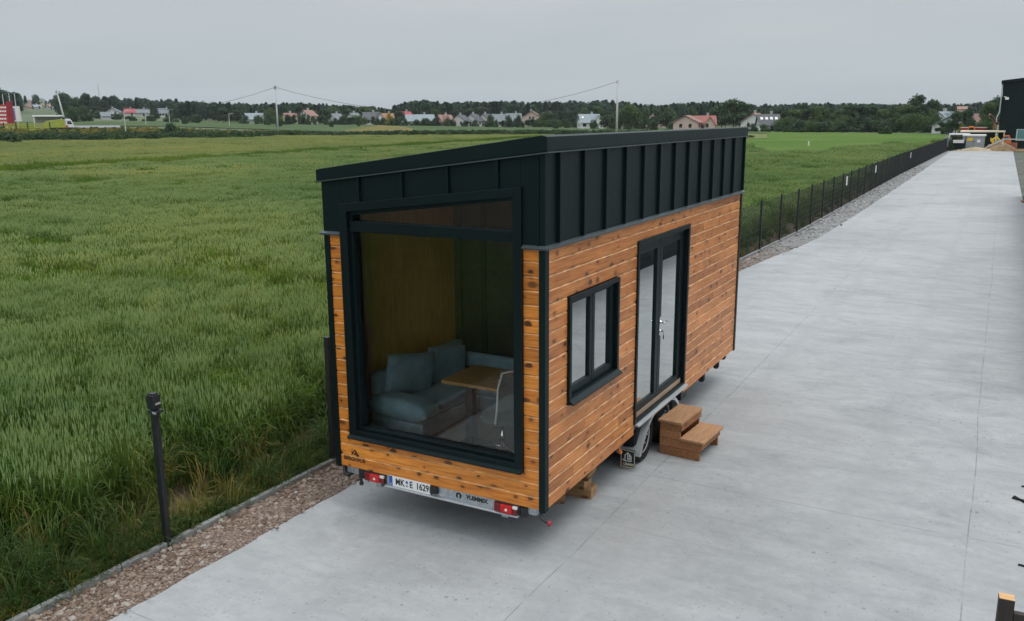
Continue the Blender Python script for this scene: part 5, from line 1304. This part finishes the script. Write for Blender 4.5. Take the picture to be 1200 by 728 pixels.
# weedy hedge bank along the end of the wheat
bS = [crown_mesh(80+i, 'bush', m_, 420, 1.5) for i, m_ in enumerate(('crown1', 'weed', 'dry', 'crown2', 'weed'))]
pts = []
rb = random.Random(4)
LOW = [(-80, 171), (0, 170.5), (100, 169), (200, 167), (300, 165), (360, 163), (420, 161), (480, 159), (640, 158), (760, 158.6), (870, 159)]
HIW = [(-80, 151), (0, 151.5), (60, 152.5), (100, 153), (200, 153), (300, 157), (360, 158), (420, 157.5), (480, 156.8), (640, 156.2), (870, 157)]
for i in range(5200):
    u = rb.uniform(-80, 870); 
    if u > 370 and rb.random() < .35: continue
    t = rb.random(); v = interp(LOW, u)+(interp(HIW, u)-interp(LOW, u))*t
    p = hit(u, v); s = rb.uniform(.55, 1.1)*(1 if t < .35 else .75)
    h = rb.uniform(.9, 1.5)*(1.1 if t < .3 else .7)*(1 if u < 360 else .8)
    patch = noise.noise(Vector((u*.022, t*1.5, 0)))
    kind = rb.choice((0, 0, 3, 0)) if t < .42 else rb.choice((1, 4, 2, 3)) if patch < .05 else rb.choice((2, 2, 1))
    if u > 360: kind = rb.choice((0, 0, 0, 3)) 
    pts.append((p.x, p.y, p.z-.1, rb.uniform(0, 6.28), 0, s*.22, h*.16, kind))
for i in range(700):     # weeds in the pale meadow
    u = rb.uniform(360, 880); v = rb.gauss(161.3, .35); p = hit(u, v)
    pts.append((p.x, p.y, p.z-.05, rb.uniform(0, 6.28), 0, rb.uniform(.1, .2), rb.uniform(.05, .09), rb.choice((1, 4, 3))))
scatter('weed_bank', pts, bS, 'bank of rough weeds and low scrub along the far end of the wheat', 'undergrowth')

# ------------------------------------------------------------------ utility poles and their lines
POLE = {}
def pole(u, v_top, r, label, w=.28, name='utility_pole', lean=0):
    p = P(u, r); k = px(u, r, 1); H = CAM.z+(hor(u)-v_top)*k-p.z
    o = empty(name, p, az_of(u), label, 'utility pole')
    mb = MB(); mb.tube([(0, 0, -.3), (lean*.5, 0, H*.5), (lean, 0, H)], [w/2*1.25, w/2, w/2*.75], 10); mb.obj('shaft', M_['polecon'], o, smooth=True)
    mb = MB(); mb.box(lean-.16, lean+.16, -.12, .12, H-.9, H-.05); mb.box(lean-.35, lean-.14, -.05, .05, H-.6, H-.45); mb.obj('bracket', M_['black'], o)
    mb = MB()
    for s in (-1, 1): mb.tube([(lean+s*.3, 0, H-.5), (lean+s*.3, 0, H-.1)], .05, 6)
    mb.bar((lean-.34, 0, H-.5), (lean+.34, 0, H-.5), .06); mb.obj('insulator', M_['white'], o)
    POLE[name+str(u)] = p+Vector((lean*math.cos(az_of(u)), lean*math.sin(az_of(u)), H-.35)); return p+Vector((lean*math.cos(az_of(u)), lean*math.sin(az_of(u)), H-.35))
M_['polecon'] = simple('pole_concrete', (.50, .51, .50), .8, 0, .1, 1)
pA = pole(77, 107.5, 262, 'leaning grey utility pole with a dark head behind the yellow truck', .42, lean=-1.4)
pB = pole(325, 102.5, 195, 'tall pale concrete utility pole standing in the weed bank left of the black roof', .34)
pC = pole(723, 96, 195, 'tall pale concrete utility pole rising behind the black roof', .44)
def wire(a, b, sag, label, r=.035):
    mb = MB(); n = 24; mb.tube([a+(b-a)*(i/n)-Vector((0, 0, 4*sag*(i/n)*(1-i/n))) for i in range(n+1)], r, 5)
    return tag(mb.obj('power_line', M_['black'], None), label, 'power line', 'power lines between the poles')
wire(pB, pC, 5.6, 'sagging power line between the two pale concrete poles')
wire(pA, pB, 4.6, 'sagging power line from the leaning pole to the left concrete pole')
def lamp(u, vt, r, label):
    p = P(u, r); H = CAM.z+(hor(u)-vt)*px(u, r, 1)-p.z
    o = empty('street_lamp', p, az_of(u), label, 'street lamp', 'thin lamp posts by the far fields')
    mb = MB(); mb.tube([(0, 0, -.2), (0, 0, H)], [.13, .08], 6); mb.obj('post', M_['polecon'], o)
    mb = MB(); mb.tube([(0, 0, H), (.5, 0, H+.15), (1.2, 0, H+.15)], .06, 6); mb.box(.9, 1.6, -.14, .14, H+.1, H+.22); mb.obj('lamp_head', M_['alu'], o)
lamp(146, 131, 215, 'thin lamp post at the edge of the weed bank, before the crimson roof')
lamp(170.5, 131, 330, 'thin pale lamp post in the green field right of the crimson roof')
lamp(198.5, 129.5, 350, 'thin pale lamp post before the long low white building')
lamp(268.5, 134, 330, 'short pale post in the field left of the long grey-roofed house')
# guyed lattice mast on the hill
p = P(119, 900); k = px(119, 900, 1); H = CAM.z+(hor(119)-102)*k-p.z
mast = empty('radio_mast', p, 0, 'tall thin lattice radio mast on the wooded hill', 'mast'); mb = MB()
for i in range(3):
    a = i*2.094; mb.bar((math.cos(a)*.55, math.sin(a)*.55, 0), (math.cos(a)*.35, math.sin(a)*.35, H), .16)
n = int(H/2)
for i in range(n):
    for q in range(3):
        a, b2 = q*2.094, (q+1)*2.094; mb.bar((math.cos(a)*.5, math.sin(a)*.5, i*2), (math.cos(b2)*.5, math.sin(b2)*.5, i*2+2), .07)
mb.obj('lattice', M_['polecon'], mast); mb = MB(); mb.tube([(0, 0, H), (0, 0, H+4)], .06, 6); mb.obj('antenna', M_['polecon'], mast)

# ------------------------------------------------------------------ roadside at far left: hoarding, flags, fence, truck
def local(u, r, name, label, cat, yawd=0, group=None):
    p = P(u, r); p.z += .3; return empty(name, p, az_of(u)+R_(yawd), label, cat, group), px(u, r, 1)
M_['hoard'] = simple('red_hoarding', (.46, .035, .035), .5, 0, .12, 1)
M_['hoarddk'] = simple('dark_red_hoarding', (.28, .015, .03), .5, 0, .12, 1)
M_['lime'] = simple('lime_paint', (.34, .38, .05), .5, 0, .15, 1)
M_['cab'] = simple('cab_white', (.72, .72, .74), .4, 0, .05, 2)
M_['dgreen'] = simple('dark_green_steel', (.02, .05, .035), .5, 0, .1, 2)
o, k = local(0, 225, 'hoarding', 'red roadside hoarding with rows of white lettering, at the left end of the weed bank', 'billboard', 0)
z0 = CAM.z+(hor(0)-147.0)*k-o.location.z; z1 = CAM.z+(hor(0)-120.5)*k-o.location.z
mb = MB(); mb.box(-2.6, 1.45, -.12, .12, z0, z1-.6); mb.obj('board', M_['hoard'], o)
mb = MB(); mb.box(1.46, 2.7, -.2, .2, z0-.2, z1+.1); mb.obj('side_board', M_['hoarddk'], o)
mb = MB()
for x in (-1.9, 1.2, 2.3): mb.box(x-.12, x+.12, -.1, .1, -.5, z0)
mb.obj('leg', M_['white'], o)
mb = MB(); hh = z1-.6-z0
rr_ = random.Random(3)
for i in range(5):          # rows of lettering, too far off to read in the photograph
    x = -2.4
    while x < 1.2:
        w2 = rr_.uniform(.22, .42); mb.box(x, x+w2*.8, -.14, -.121, z0+hh*(.10+.18*i), z0+hh*(.10+.18*i)+hh*.085); x += w2
mb.obj('lettering', M_['white'], o)
for i, (u, lb_, vt) in enumerate(((6.5, 'white flagpole nearest the red hoarding', 113), (14, 'white flagpole at the left edge of the white banner', 112), (20.5, 'white flagpole at the right edge of the white banner', 112))):
    o, k = local(u, 228, 'flagpole', lb_, 'flagpole', 0, 'white flagpoles at the far roadside')
    H = CAM.z+(hor(u)-vt)*k-o.location.z; mb = MB(); mb.tube([(0, 0, -.4), (0, 0, H)], [.09, .05], 8); mb.lathe((0, 0, H), (0, 0, 1), [(.06, 0), (.09, .06), (.03, .14)], 8); mb.obj('shaft', M_['white'], o)
o, k = local(18.3, 227, 'banner', 'white banner with blue lettering hung between two white flagpoles', 'banner')
z0 = CAM.z+(hor(18)-142.5)*k-o.location.z; z1 = CAM.z+(hor(18)-125.5)*k-o.location.z
mb = MB(); nb = 10
for i in range(nb):
    xa, xb = -1.25+2.5*i/nb, -1.25+2.5*(i+1)/nb; ya, yb = .12*math.sin(i*.9), .12*math.sin((i+1)*.9)
    mb.hexa([(xa, ya, z0), (xb, yb, z0), (xb, yb+.02, z0), (xa, ya+.02, z0), (xa-.2, ya, z1), (xb-.2, yb, z1), (xb-.2, yb+.02, z1), (xa-.2, ya+.02, z1)])
mb.obj('cloth', M_['white'], o); mb = MB()
for i in range(6): zz = z0+(z1-z0)*(.12+.13*i); mb.box(-.55, .05, -.16, -.14, zz, zz+(z1-z0)*.08)
mb.obj('lettering', M_['plate_blue'], o)
o, k = local(32, 221, 'yard_fence', 'lime yellow panel fence with dark posts beside the red hoarding', 'fence')
zt = CAM.z+(hor(32)-144)*k-o.location.z; xs_ = [-4.6, -2.3, -.1, 4.2]
for x in xs_: 
    mb = MB(); mb.box(x-.12, x+.12, -.1, .1, -.5, zt+.15); mb.obj('post', M_['dgreen'], o)
for a, b2 in zip(xs_, xs_[1:]):
    mb = MB()
    for q in range(5): z = -.1+q*(zt+.1)/5; mb.box(a+.13, b2-.13, -.03, .03, z, z+(zt+.1)/5-.12)
    mb.obj('panel', M_['lime'], o)
o, k = local(56, 232, 'roadside_shelter', 'white flat-roofed shelter behind the lime yellow truck', 'shelter')
zt = CAM.z+(hor(56)-135.5)*k-o.location.z; mb = MB(); mb.box(-3.1, 3.1, -1.4, 1.6, zt-.35, zt); mb.obj('roof', M_['white'], o, .05)
mb = MB(); mb.box(-2.6, 2.4, .8, 1.4, -.5, zt-.36); mb.obj('wall', WALLS['grey'], o)
for x in (-2.8, 2.8):
    mb = MB(); mb.box(x-.1, x+.1, -1.2, -1.0, -.5, zt-.36); mb.obj('post', M_['white'], o)
o, k = local(67, 226, 'tipper_truck', 'lime yellow truck with a white cab parked before the white shelter', 'truck')
h1 = CAM.z+(hor(67)-138)*k-o.location.z
mb = MB(); mb.prism([(-3.6, .9), (1.9, .9), (1.9, h1-.3), (1.2, h1), (-3.0, h1-.5), (-3.7, h1-1.3)], 'y', -1.25, 1.25); mb.obj('body', M_['lime'], o, .06)
mb = MB(); mb.prism([(2.0, .9), (4.1, .9), (4.1, 1.6), (3.7, 2.6), (3.3, 3.1), (2.0, 3.1)], 'y', -1.2, 1.2); cb = mb.obj('cab', M_['cab'], o, .12)
mb = MB(); mb.prism([(2.5, 1.8), (3.75, 1.8), (3.45, 2.6), (2.5, 2.6)], 'y', -1.24, -1.21); mb.obj('side_window', M_['glass_far'], cb)
mb = MB(); mb.box(1.3, 4.25, -1.22, 1.2, .35, .88); mb.box(-3.4, 1.3, -.5, .5, .6, .9); mb.obj('chassis', M_['black'], o)
mb = MB(); mb.tube([(.2, 0, h1-.2), (1.0, 0, h1+.5), (2.0, 0, h1+.1)], .28, 8); mb.obj('loading_arm', M_['black'], o)
for x in (-2.4, -1.1, 2.9):
    for s in (-1, 1): mb = MB(); mb.lathe((x, s*1.0, .45), (0, s, 0), [(.28, 0), (.5, 0), (.5, .26), (.3, .28)], 18); mb.obj('wheel', M_['rubber'], o)
mb = MB(); mb.box(1.95, 2.6, -1.27, -1.255, 1.0, 1.5); mb.obj('panel', M_['orange'], o); o.scale = (.78, .78, .88)

# ------------------------------------------------------------------ the far end of the yard
M_['hallmetal'] = metal_paint('black_hall_cladding', (.003, .006, .006), .55, .25)
rows = [[(x, y, .006+.0) for x in (-6, 0, 6, 14, 40)] for y in (112.0, 118, 126, 140)]
sheet('dirt_ground', rows, M_['dirt'])
hall = empty('black_hall', (18, 128, 0), 0, 'black sheet-metal hall at the end of the yard, cut by the right edge', 'hall')
def atY(u, y):      # point above the yard plane on column u at distance y
    d = ray(u, 150); t = (y-CAM.y)/d.y; return CAM.x+d.x*t
HY = 122.0; hx0 = atY(1170.5, HY); hz = CAM.z+(hor(1170)-98.5)*px(1170, HY-CAM.y, 1)
og = Vector((18, 128, 0))
mb = MB(); mb.prism([(hx0-18, 0), (hx0-18+34, 0), (hx0-18+34, hz+.2), (hx0-18+16, hz+1.8), (hx0-18, hz)], 'y', HY-128, 34); mb.obj('wall', M_['hallmetal'], hall)
mb = MB(); mb.prism([(hx0-18-.25, hz-.1), (hx0-18+16, hz+1.72), (hx0-18+34.2, hz+.1), (hx0-18+34.2, hz+.4), (hx0-18+16, hz+2.02), (hx0-18-.25, hz+.2)], 'y', HY-128-.35, 34.3); mb.obj('roof', M_['frame'], hall)
mb = MB()
for i in range(40): x = hx0-18+.25+i*.62; mb.box(x-.02, x+.02, HY-128-.03, HY-128+.01, .1, hz-.15)
mb.obj('cladding_ribs', M_['hallmetal'], hall)
lx = hx0-18
mb = MB(); mb.tube([(lx-.1, HY-128-.12, hz-.3), (lx-.12, HY-128-.14, 4.5), (lx-.35, HY-128-.14, 3.9), (lx-.35, HY-128-.14, 3.3)], .07, 8); mb.obj('downpipe', M_['alu'], hall)
mb = MB(); mb.box(lx+.35, lx+.75, HY-128-.5, HY-128-.03, hz-2.15, hz-1.85); mb.bar((lx+.2, HY-128-.02, hz-1.75), (lx+.55, HY-128-.3, hz-1.9), .08); mb.obj('floodlight', M_['white'], hall)
wz0, wz1 = [CAM.z+(hor(1195)-v)*px(1195, HY-CAM.y, 1) for v in (163, 151.5)]; wx = atY(1192.5, HY)-18
mb = MB(); mb.box(wx-.08, wx+2.5, HY-128-.06, HY-128+.02, wz0-.08, wz1+.08); wf = mb.obj('window', M_['alu'], hall)
for i in range(2): 
    mb = MB(); mb.box(wx+i*1.2+.05, wx+i*1.2+1.1, HY-128-.075, HY-128-.061, wz0, wz1); mb.obj('pane', M_['glass_teal'] if 'glass_teal' in M_ else simple('teal_pane', (.10, .24, .24), .1, 0, .1, 1), wf)
def yard(u, y, name, label, cat, rz=0, group=None):
    return empty(name, (atY(u, y), y, 0), rz, label, cat, group)
KY = 115.5; kk = px(1142, KY-CAM.y, 1)
kiosk = yard(1142.5, KY, 'transformer_kiosk', 'grey transformer kiosk with a white lid and a yellow warning sticker', 'kiosk', R_(-3))
kw_, kh_ = 21*kk/2, CAM.z+(hor(1142)-157.0)*kk
mb = MB(); mb.box(-kw_, kw_, -.1, 1.5, .1, kh_-.2); mb.box(-kw_-.03, kw_+.03, -.13, 1.53, 0, .12); mb.obj('body', simple('kiosk_grey', (.30, .325, .345), .6, 0, .06, 2), kiosk, .02)
mb = MB(); mb.box(-kw_-.12, kw_+.12, -.22, 1.62, kh_-.198, kh_+.02); mb.obj('roof', M_['white'], kiosk, .03)
for s in (-1, 0):
    mb = MB(); mb.box(s*kw_+.04, (s+1)*kw_-.04, -.13, -.102, .16, kh_-.28); d = mb.obj('door', simple('kiosk_door_grey', (.27, .295, .315), .55, 0, .05, 2), kiosk, .008)
    mb = MB(); mb.box(s*kw_+(kw_-.12 if s < 0 else .08), s*kw_+(kw_-.08 if s < 0 else .12), -.16, -.131, .9, 1.15); mb.obj('handle', M_['black'], d)
mb = MB(); mb.prism([(-kw_*.62, kh_*.60), (-kw_*.08, kh_*.60), (-kw_*.08, kh_*.80), (-kw_*.62, kh_*.80)], 'y', -.137, -.1325); mb.obj('warning_sticker', M_['yellowink'], kiosk)
mb = MB(); mb.box(kw_*.35, kw_*.68, -.137, -.1325, kh_*.50, kh_*.68); mb.obj('sticker', M_['white'], kiosk)
carport = yard(1152, 121, 'carport', 'low dark shed with a pale roof rim behind the grey kiosk', 'shed')
c2 = px(1152, 121-CAM.y, 1); x0_, x1_ = -22*c2, 23*c2; zt = CAM.z+(hor(1152)-152.5)*c2
mb = MB(); mb.box(x0_, x1_*.55, .3, 3.5, 0, zt-.22); mb.obj('wall', M_['hallmetal'], carport)
mb = MB(); mb.box(x0_-.1, x1_, -.2, 3.7, zt-.2, zt); mb.obj('roof', M_['cream'], carport, .03)
for x in (x1_-.12, x1_*.55+.15):
    mb = MB(); mb.box(x-.05, x+.05, -.1, 0, 0, zt-.21); mb.obj('post', M_['cream'], carport)
o = yard(1141, 126, 'red_trailer', 'red flat-roofed trailer body showing above the dark shed', 'trailer'); c3 = px(1141, 133, 1); zt = CAM.z+(hor(1141)-149.5)*c3
mb = MB(); mb.box(-13*c3, 13*c3, 0, 2.3, .9, zt); mb.obj('body', M_['hoard'], o, .05); mb = MB(); mb.box(-13.5*c3, 13.5*c3, -.1, 2.4, zt, zt+.1); mb.obj('roof', WALLS['pink'], o)
for x in (-1.4, 1.4): mb = MB(); mb.lathe((x, -.02, .45), (0, -1, 0), [(.2, -.2), (.45, -.2), (.45, 0), (.2, .02)], 14); mb.obj('wheel', M_['rubber'], o)
o = yard(1138.5, 124, 'orange_cabin', 'small orange machine cabin above the shed roof', 'cabin'); c3 = px(1138, 131, 1); za, zt = [CAM.z+(hor(1138)-v)*c3 for v in (153, 147.5)]
mb = MB(); mb.prism([(-.4, 0), (.4, 0), (.4, zt-.15), (.25, zt), (-.3, zt), (-.4, zt-.2)], 'y', 0, .8); mb.obj('body', M_['orange'], o, .04); mb = MB(); mb.box(-.3, .25, -.02, -.003, zt-.6, zt-.2); mb.obj('window', M_['glass_far'], o)
# van and sign by the gate
van = yard(1127, 118, 'white_van', 'white van parked behind the grey kiosk', 'van', R_(80))
mb = MB(); mb.prism([(-2.2, .45), (2.3, .45), (2.35, 1.0), (1.6, 1.2), (1.0, 1.95), (-2.15, 2.0)], 'y', -.9, .9); vb_ = mb.obj('body', M_['cab'], van, .08)
mb = MB(); mb.prism([(.95, 1.25), (1.5, 1.25), (.95, 1.85), (.4, 1.85), (.4, 1.25)], 'y', -.915, -.895); mb.prism([(-1.9, 1.25), (.2, 1.25), (.2, 1.85), (-1.9, 1.85)], 'y', -.915, -.895); mb.box(-2.26, -2.16, -.7, .7, 1.2, 1.8); mb.obj('window', M_['glass_far'], van)
for x in (-1.4, 1.5):
    for s in (-1, 1): mb = MB(); mb.lathe((x, s*.72, .33), (0, s, 0), [(.18, 0), (.33, 0), (.33, .19), (.2, .2)], 16); mb.obj('wheel', M_['rubber'], van)
for s in (-1, 1): mb = MB(); mb.box(2.28, 2.36, s*.65-.15, s*.65+.15, .75, .95); mb.obj('headlight', M_['clear'], van)
o = yard(1123.5, 114.5, 'gate_board', 'dark gate panel with a white notice board at the end of the fence', 'gate'); c3 = px(1123, 121.4, 1)
mb = MB(); mb.box(-.75, .85, 0, .06, .05, CAM.z+(hor(1123)-163.5)*c3); mb.obj('panel', M_['frame'], o)
za, zt = [CAM.z+(hor(1123)-v)*c3 for v in (166.3, 163.0)]; mb = MB(); mb.box(-.45, .72, -.03, -.002, za, zt); nb_ = mb.obj('notice_board', M_['white'], o)
mb = MB()
for i in range(6): mb.box(-.38+i*.18, -.26+i*.18, -.034, -.0301, za+.12, zt-.12)
mb.obj('lettering', WALLS['grey'], nb_)
mb = MB()
for x in (-.8, .9): mb.box(x-.05, x+.05, -.02, .08, 0, 1.7)
mb.obj('post', M_['black'], o)
o = yard(1112.5, 112.2, 'concrete_pillar', 'pale concrete panel closing the end of the mesh fence', 'wall'); c3 = px(1112, 119, 1)
mb = MB(); mb.box(-.38, .34, 0, .22, 0, 1.45); mb.box(-.42, .38, -.03, .25, 1.45, 1.53); mb.obj('body', M_['kerb'], o, .01)
# heaps
def heap(u, y, wpx, h, mat, label, name='dirt_heap', seed=1, dep=1.0):
    c3 = px(u, y-CAM.y, 1); rad = wpx*c3/2; o = []; n, m_ = 30, 10; mb = MB(); vs = [[None]*n for _ in range(m_+1)]
    for j in range(m_+1):
        t = j/m_; R = rad*(1-t)
        for i in range(n):
            a = 6.2832*i/n; q = 1+.25*noise.noise(Vector((math.cos(a)*1.3, math.sin(a)*1.3, seed)))
            x, yv = math.cos(a)*R*q, math.sin(a)*R*q*dep
            z = h*(t**.8)*(1+.25*noise.noise(Vector((x*1.2, yv*1.2, seed+5))))+.12*noise.noise(Vector((x*4, yv*4, seed)))*(1 if j else 0)
            vs[j][i] = (x, yv, max(.0, z))
    for j in range(m_):
        for i in range(n): mb.quad(vs[j][i], vs[j][(i+1) % n], vs[j+1][(i+1) % n], vs[j+1][i])
    me = mb.mesh(name, M_[mat], smooth=True); ob = link(name, me); ob.location = (atY(u, y), y, .0); tag(ob, label, 'heap')
heap(1173, 114.8, 36, 1.25, 'dirt', 'brown heap of excavated dirt below the white barrier', seed=2)
heap(1147, 113.6, 46, .42, 'sand', 'low pale heap of sand in front of the grey kiosk', 'sand_heap', seed=5, dep=.35)
# small excavator
ex_ = yard(1181, 117.5, 'mini_excavator', 'small orange excavator behind the dirt heap, yellow bucket arm reaching left', 'excavator')
mb = MB(); mb.prism([(-.55, .75), (.65, .75), (.65, 1.3), (.35, 2.15), (-.35, 2.15), (-.55, 1.4)], 'y', -.5, .5); mb.obj('body', M_['orange'], ex_, .06)
mb = MB(); mb.prism([(-.4, 1.4), (.25, 1.4), (.2, 2.0), (-.28, 2.0)], 'y', -.515, -.501); mb.obj('cab_window', M_['glass_far'], ex_)
for s in (-1, 1): mb = MB(); mb.prism([(-.9, .15), (-.75, .0), (.85, .0), (1.0, .15), (1.0, .4), (.85, .55), (-.75, .55), (-.9, .4)], 'y', s*.5-.15, s*.5+.15); mb.obj('track', M_['rubber'], ex_, .03)
mb = MB(); mb.bar((-.5, -.3, 1.0), (-1.3, -.3, 1.9), .2, .22); mb.bar((-1.3, -.3, 1.9), (-2.1, -.3, 1.35), .16, .2); mb.obj('arm', M_['yellowink'], ex_, .02)
mb = MB(); mb.prism([(-2.15, 1.75), (-1.7, 1.55), (-1.55, 1.1), (-1.75, .85), (-1.95, 1.1), (-2.1, 1.35)], 'y', -.6, 0); mb.obj('bucket', M_['yellowink'], ex_, .02)
ex_.scale = (.82, .82, .82)
# white barrier
bar_ = yard(1177, 114.0, 'road_barrier', 'white barrier rail on a post with a slanting strut, by the dirt heap', 'barrier'); c3 = px(1177, 121, 1); zb_ = CAM.z+(hor(1177)-162)*c3
mb = MB(); mb.box(-.07, .07, -.07, .07, 0, zb_); mb.obj('post', M_['alu'], bar_)
mb = MB(); mb.box(-.12, 7, -.05, .05, zb_-.06, zb_+.06); mb.obj('rail', M_['alu'], bar_)
mb = MB(); mb.bar((-.1, 0, zb_-.1), (-1.75, -.2, .35), .12); mb.obj('strut', M_['alu'], bar_)
o = yard(1188.5, 117, 'brick_pallet', 'pallet of reddish bricks right of the small excavator', 'pallet')
for i in range(3):
    mb = MB()
    for j in range(5): mb.box(-.5+j*.21, -.31+j*.21, -.4+.02*(i % 2), .4, .16+i*.24, .38+i*.24)
    mb.obj('brick_layer', WALLS['brick'], o, .01)
mb = MB(); mb.box(-.55, .6, -.45, .45, .1, .15)
for x in (-.5, 0, .5): mb.box(x-.06, x+.06, -.45, .45, .0, .1)
mb.obj('pallet_base', M_['block_wood'], o)
# small marker stone and white peg in the meadow
p = hit(1041, 181.5); mb = MB(); mb.lathe((0, 0, 0), (0, 0, 1), [(.22, -.1), (.2, .4), (.1, .75), (.04, .8)], 10); ob = mb.obj('marker_stone', M_['white'], None); ob.location = p; tag(ob, 'white marker stone standing on the bare patch of the meadow', 'marker stone')
p = hit(947.5, 171.5); mb = MB(); mb.lathe((0, 0, 0), (0, 0, 1), [(.12, -.1), (.11, .5), (.05, .7)], 10); ob = mb.obj('marker_peg', M_['cream'], None); ob.location = p; tag(ob, 'small pale peg standing alone in the bright meadow', 'peg')
# unseen wall added beside the yard, only to mirror dark in the side glass
sh = empty('yard_wall', (4.9, 8, 0), 0, 'unseen black wall added for its dark reflection in the side glass', 'wall')
mb = MB(); mb.box(0, .12, 0, 38, 0, 2.0); mb.obj('sheet', M_['hallmetal'], sh)
for i in range(7): mb = MB(); mb.box(-.06, 0, i*6-.05, i*6+.05, 0, 2.05); mb.obj('post', M_['frame'], sh)
o = empty('timber_stack', (4.62, 42.4, 0), R_(6), 'rusty red edged board lying at the corner of the grass verge', 'board')
mb = MB(); mb.box(-.1, 1.4, -.25, .25, .03, .10); mb.obj('board', WALLS['brick'], o, .01)

# ------------------------------------------------------------------ air between here and the hills
m = bpy.data.materials.new('thin_haze'); m.use_nodes = True; nt = m.node_tree; nt.nodes.clear()
out = nt.nodes.new('ShaderNodeOutputMaterial'); pv = nt.nodes.new('ShaderNodeVolumePrincipled')
pv.inputs['Color'].default_value = (.86, .92, .95, 1); pv.inputs['Density'].default_value = .00011; pv.inputs['Anisotropy'].default_value = .2
nt.links.new(pv.outputs[0], out.inputs['Volume'])
mb = MB(); mb.box(-3600, 3600, -3600, 3600, -3, 150)
hz_ = mb.obj('haze', m, None); tag(hz_, 'thin summer haze over the fields', 'haze', kind='stuff')
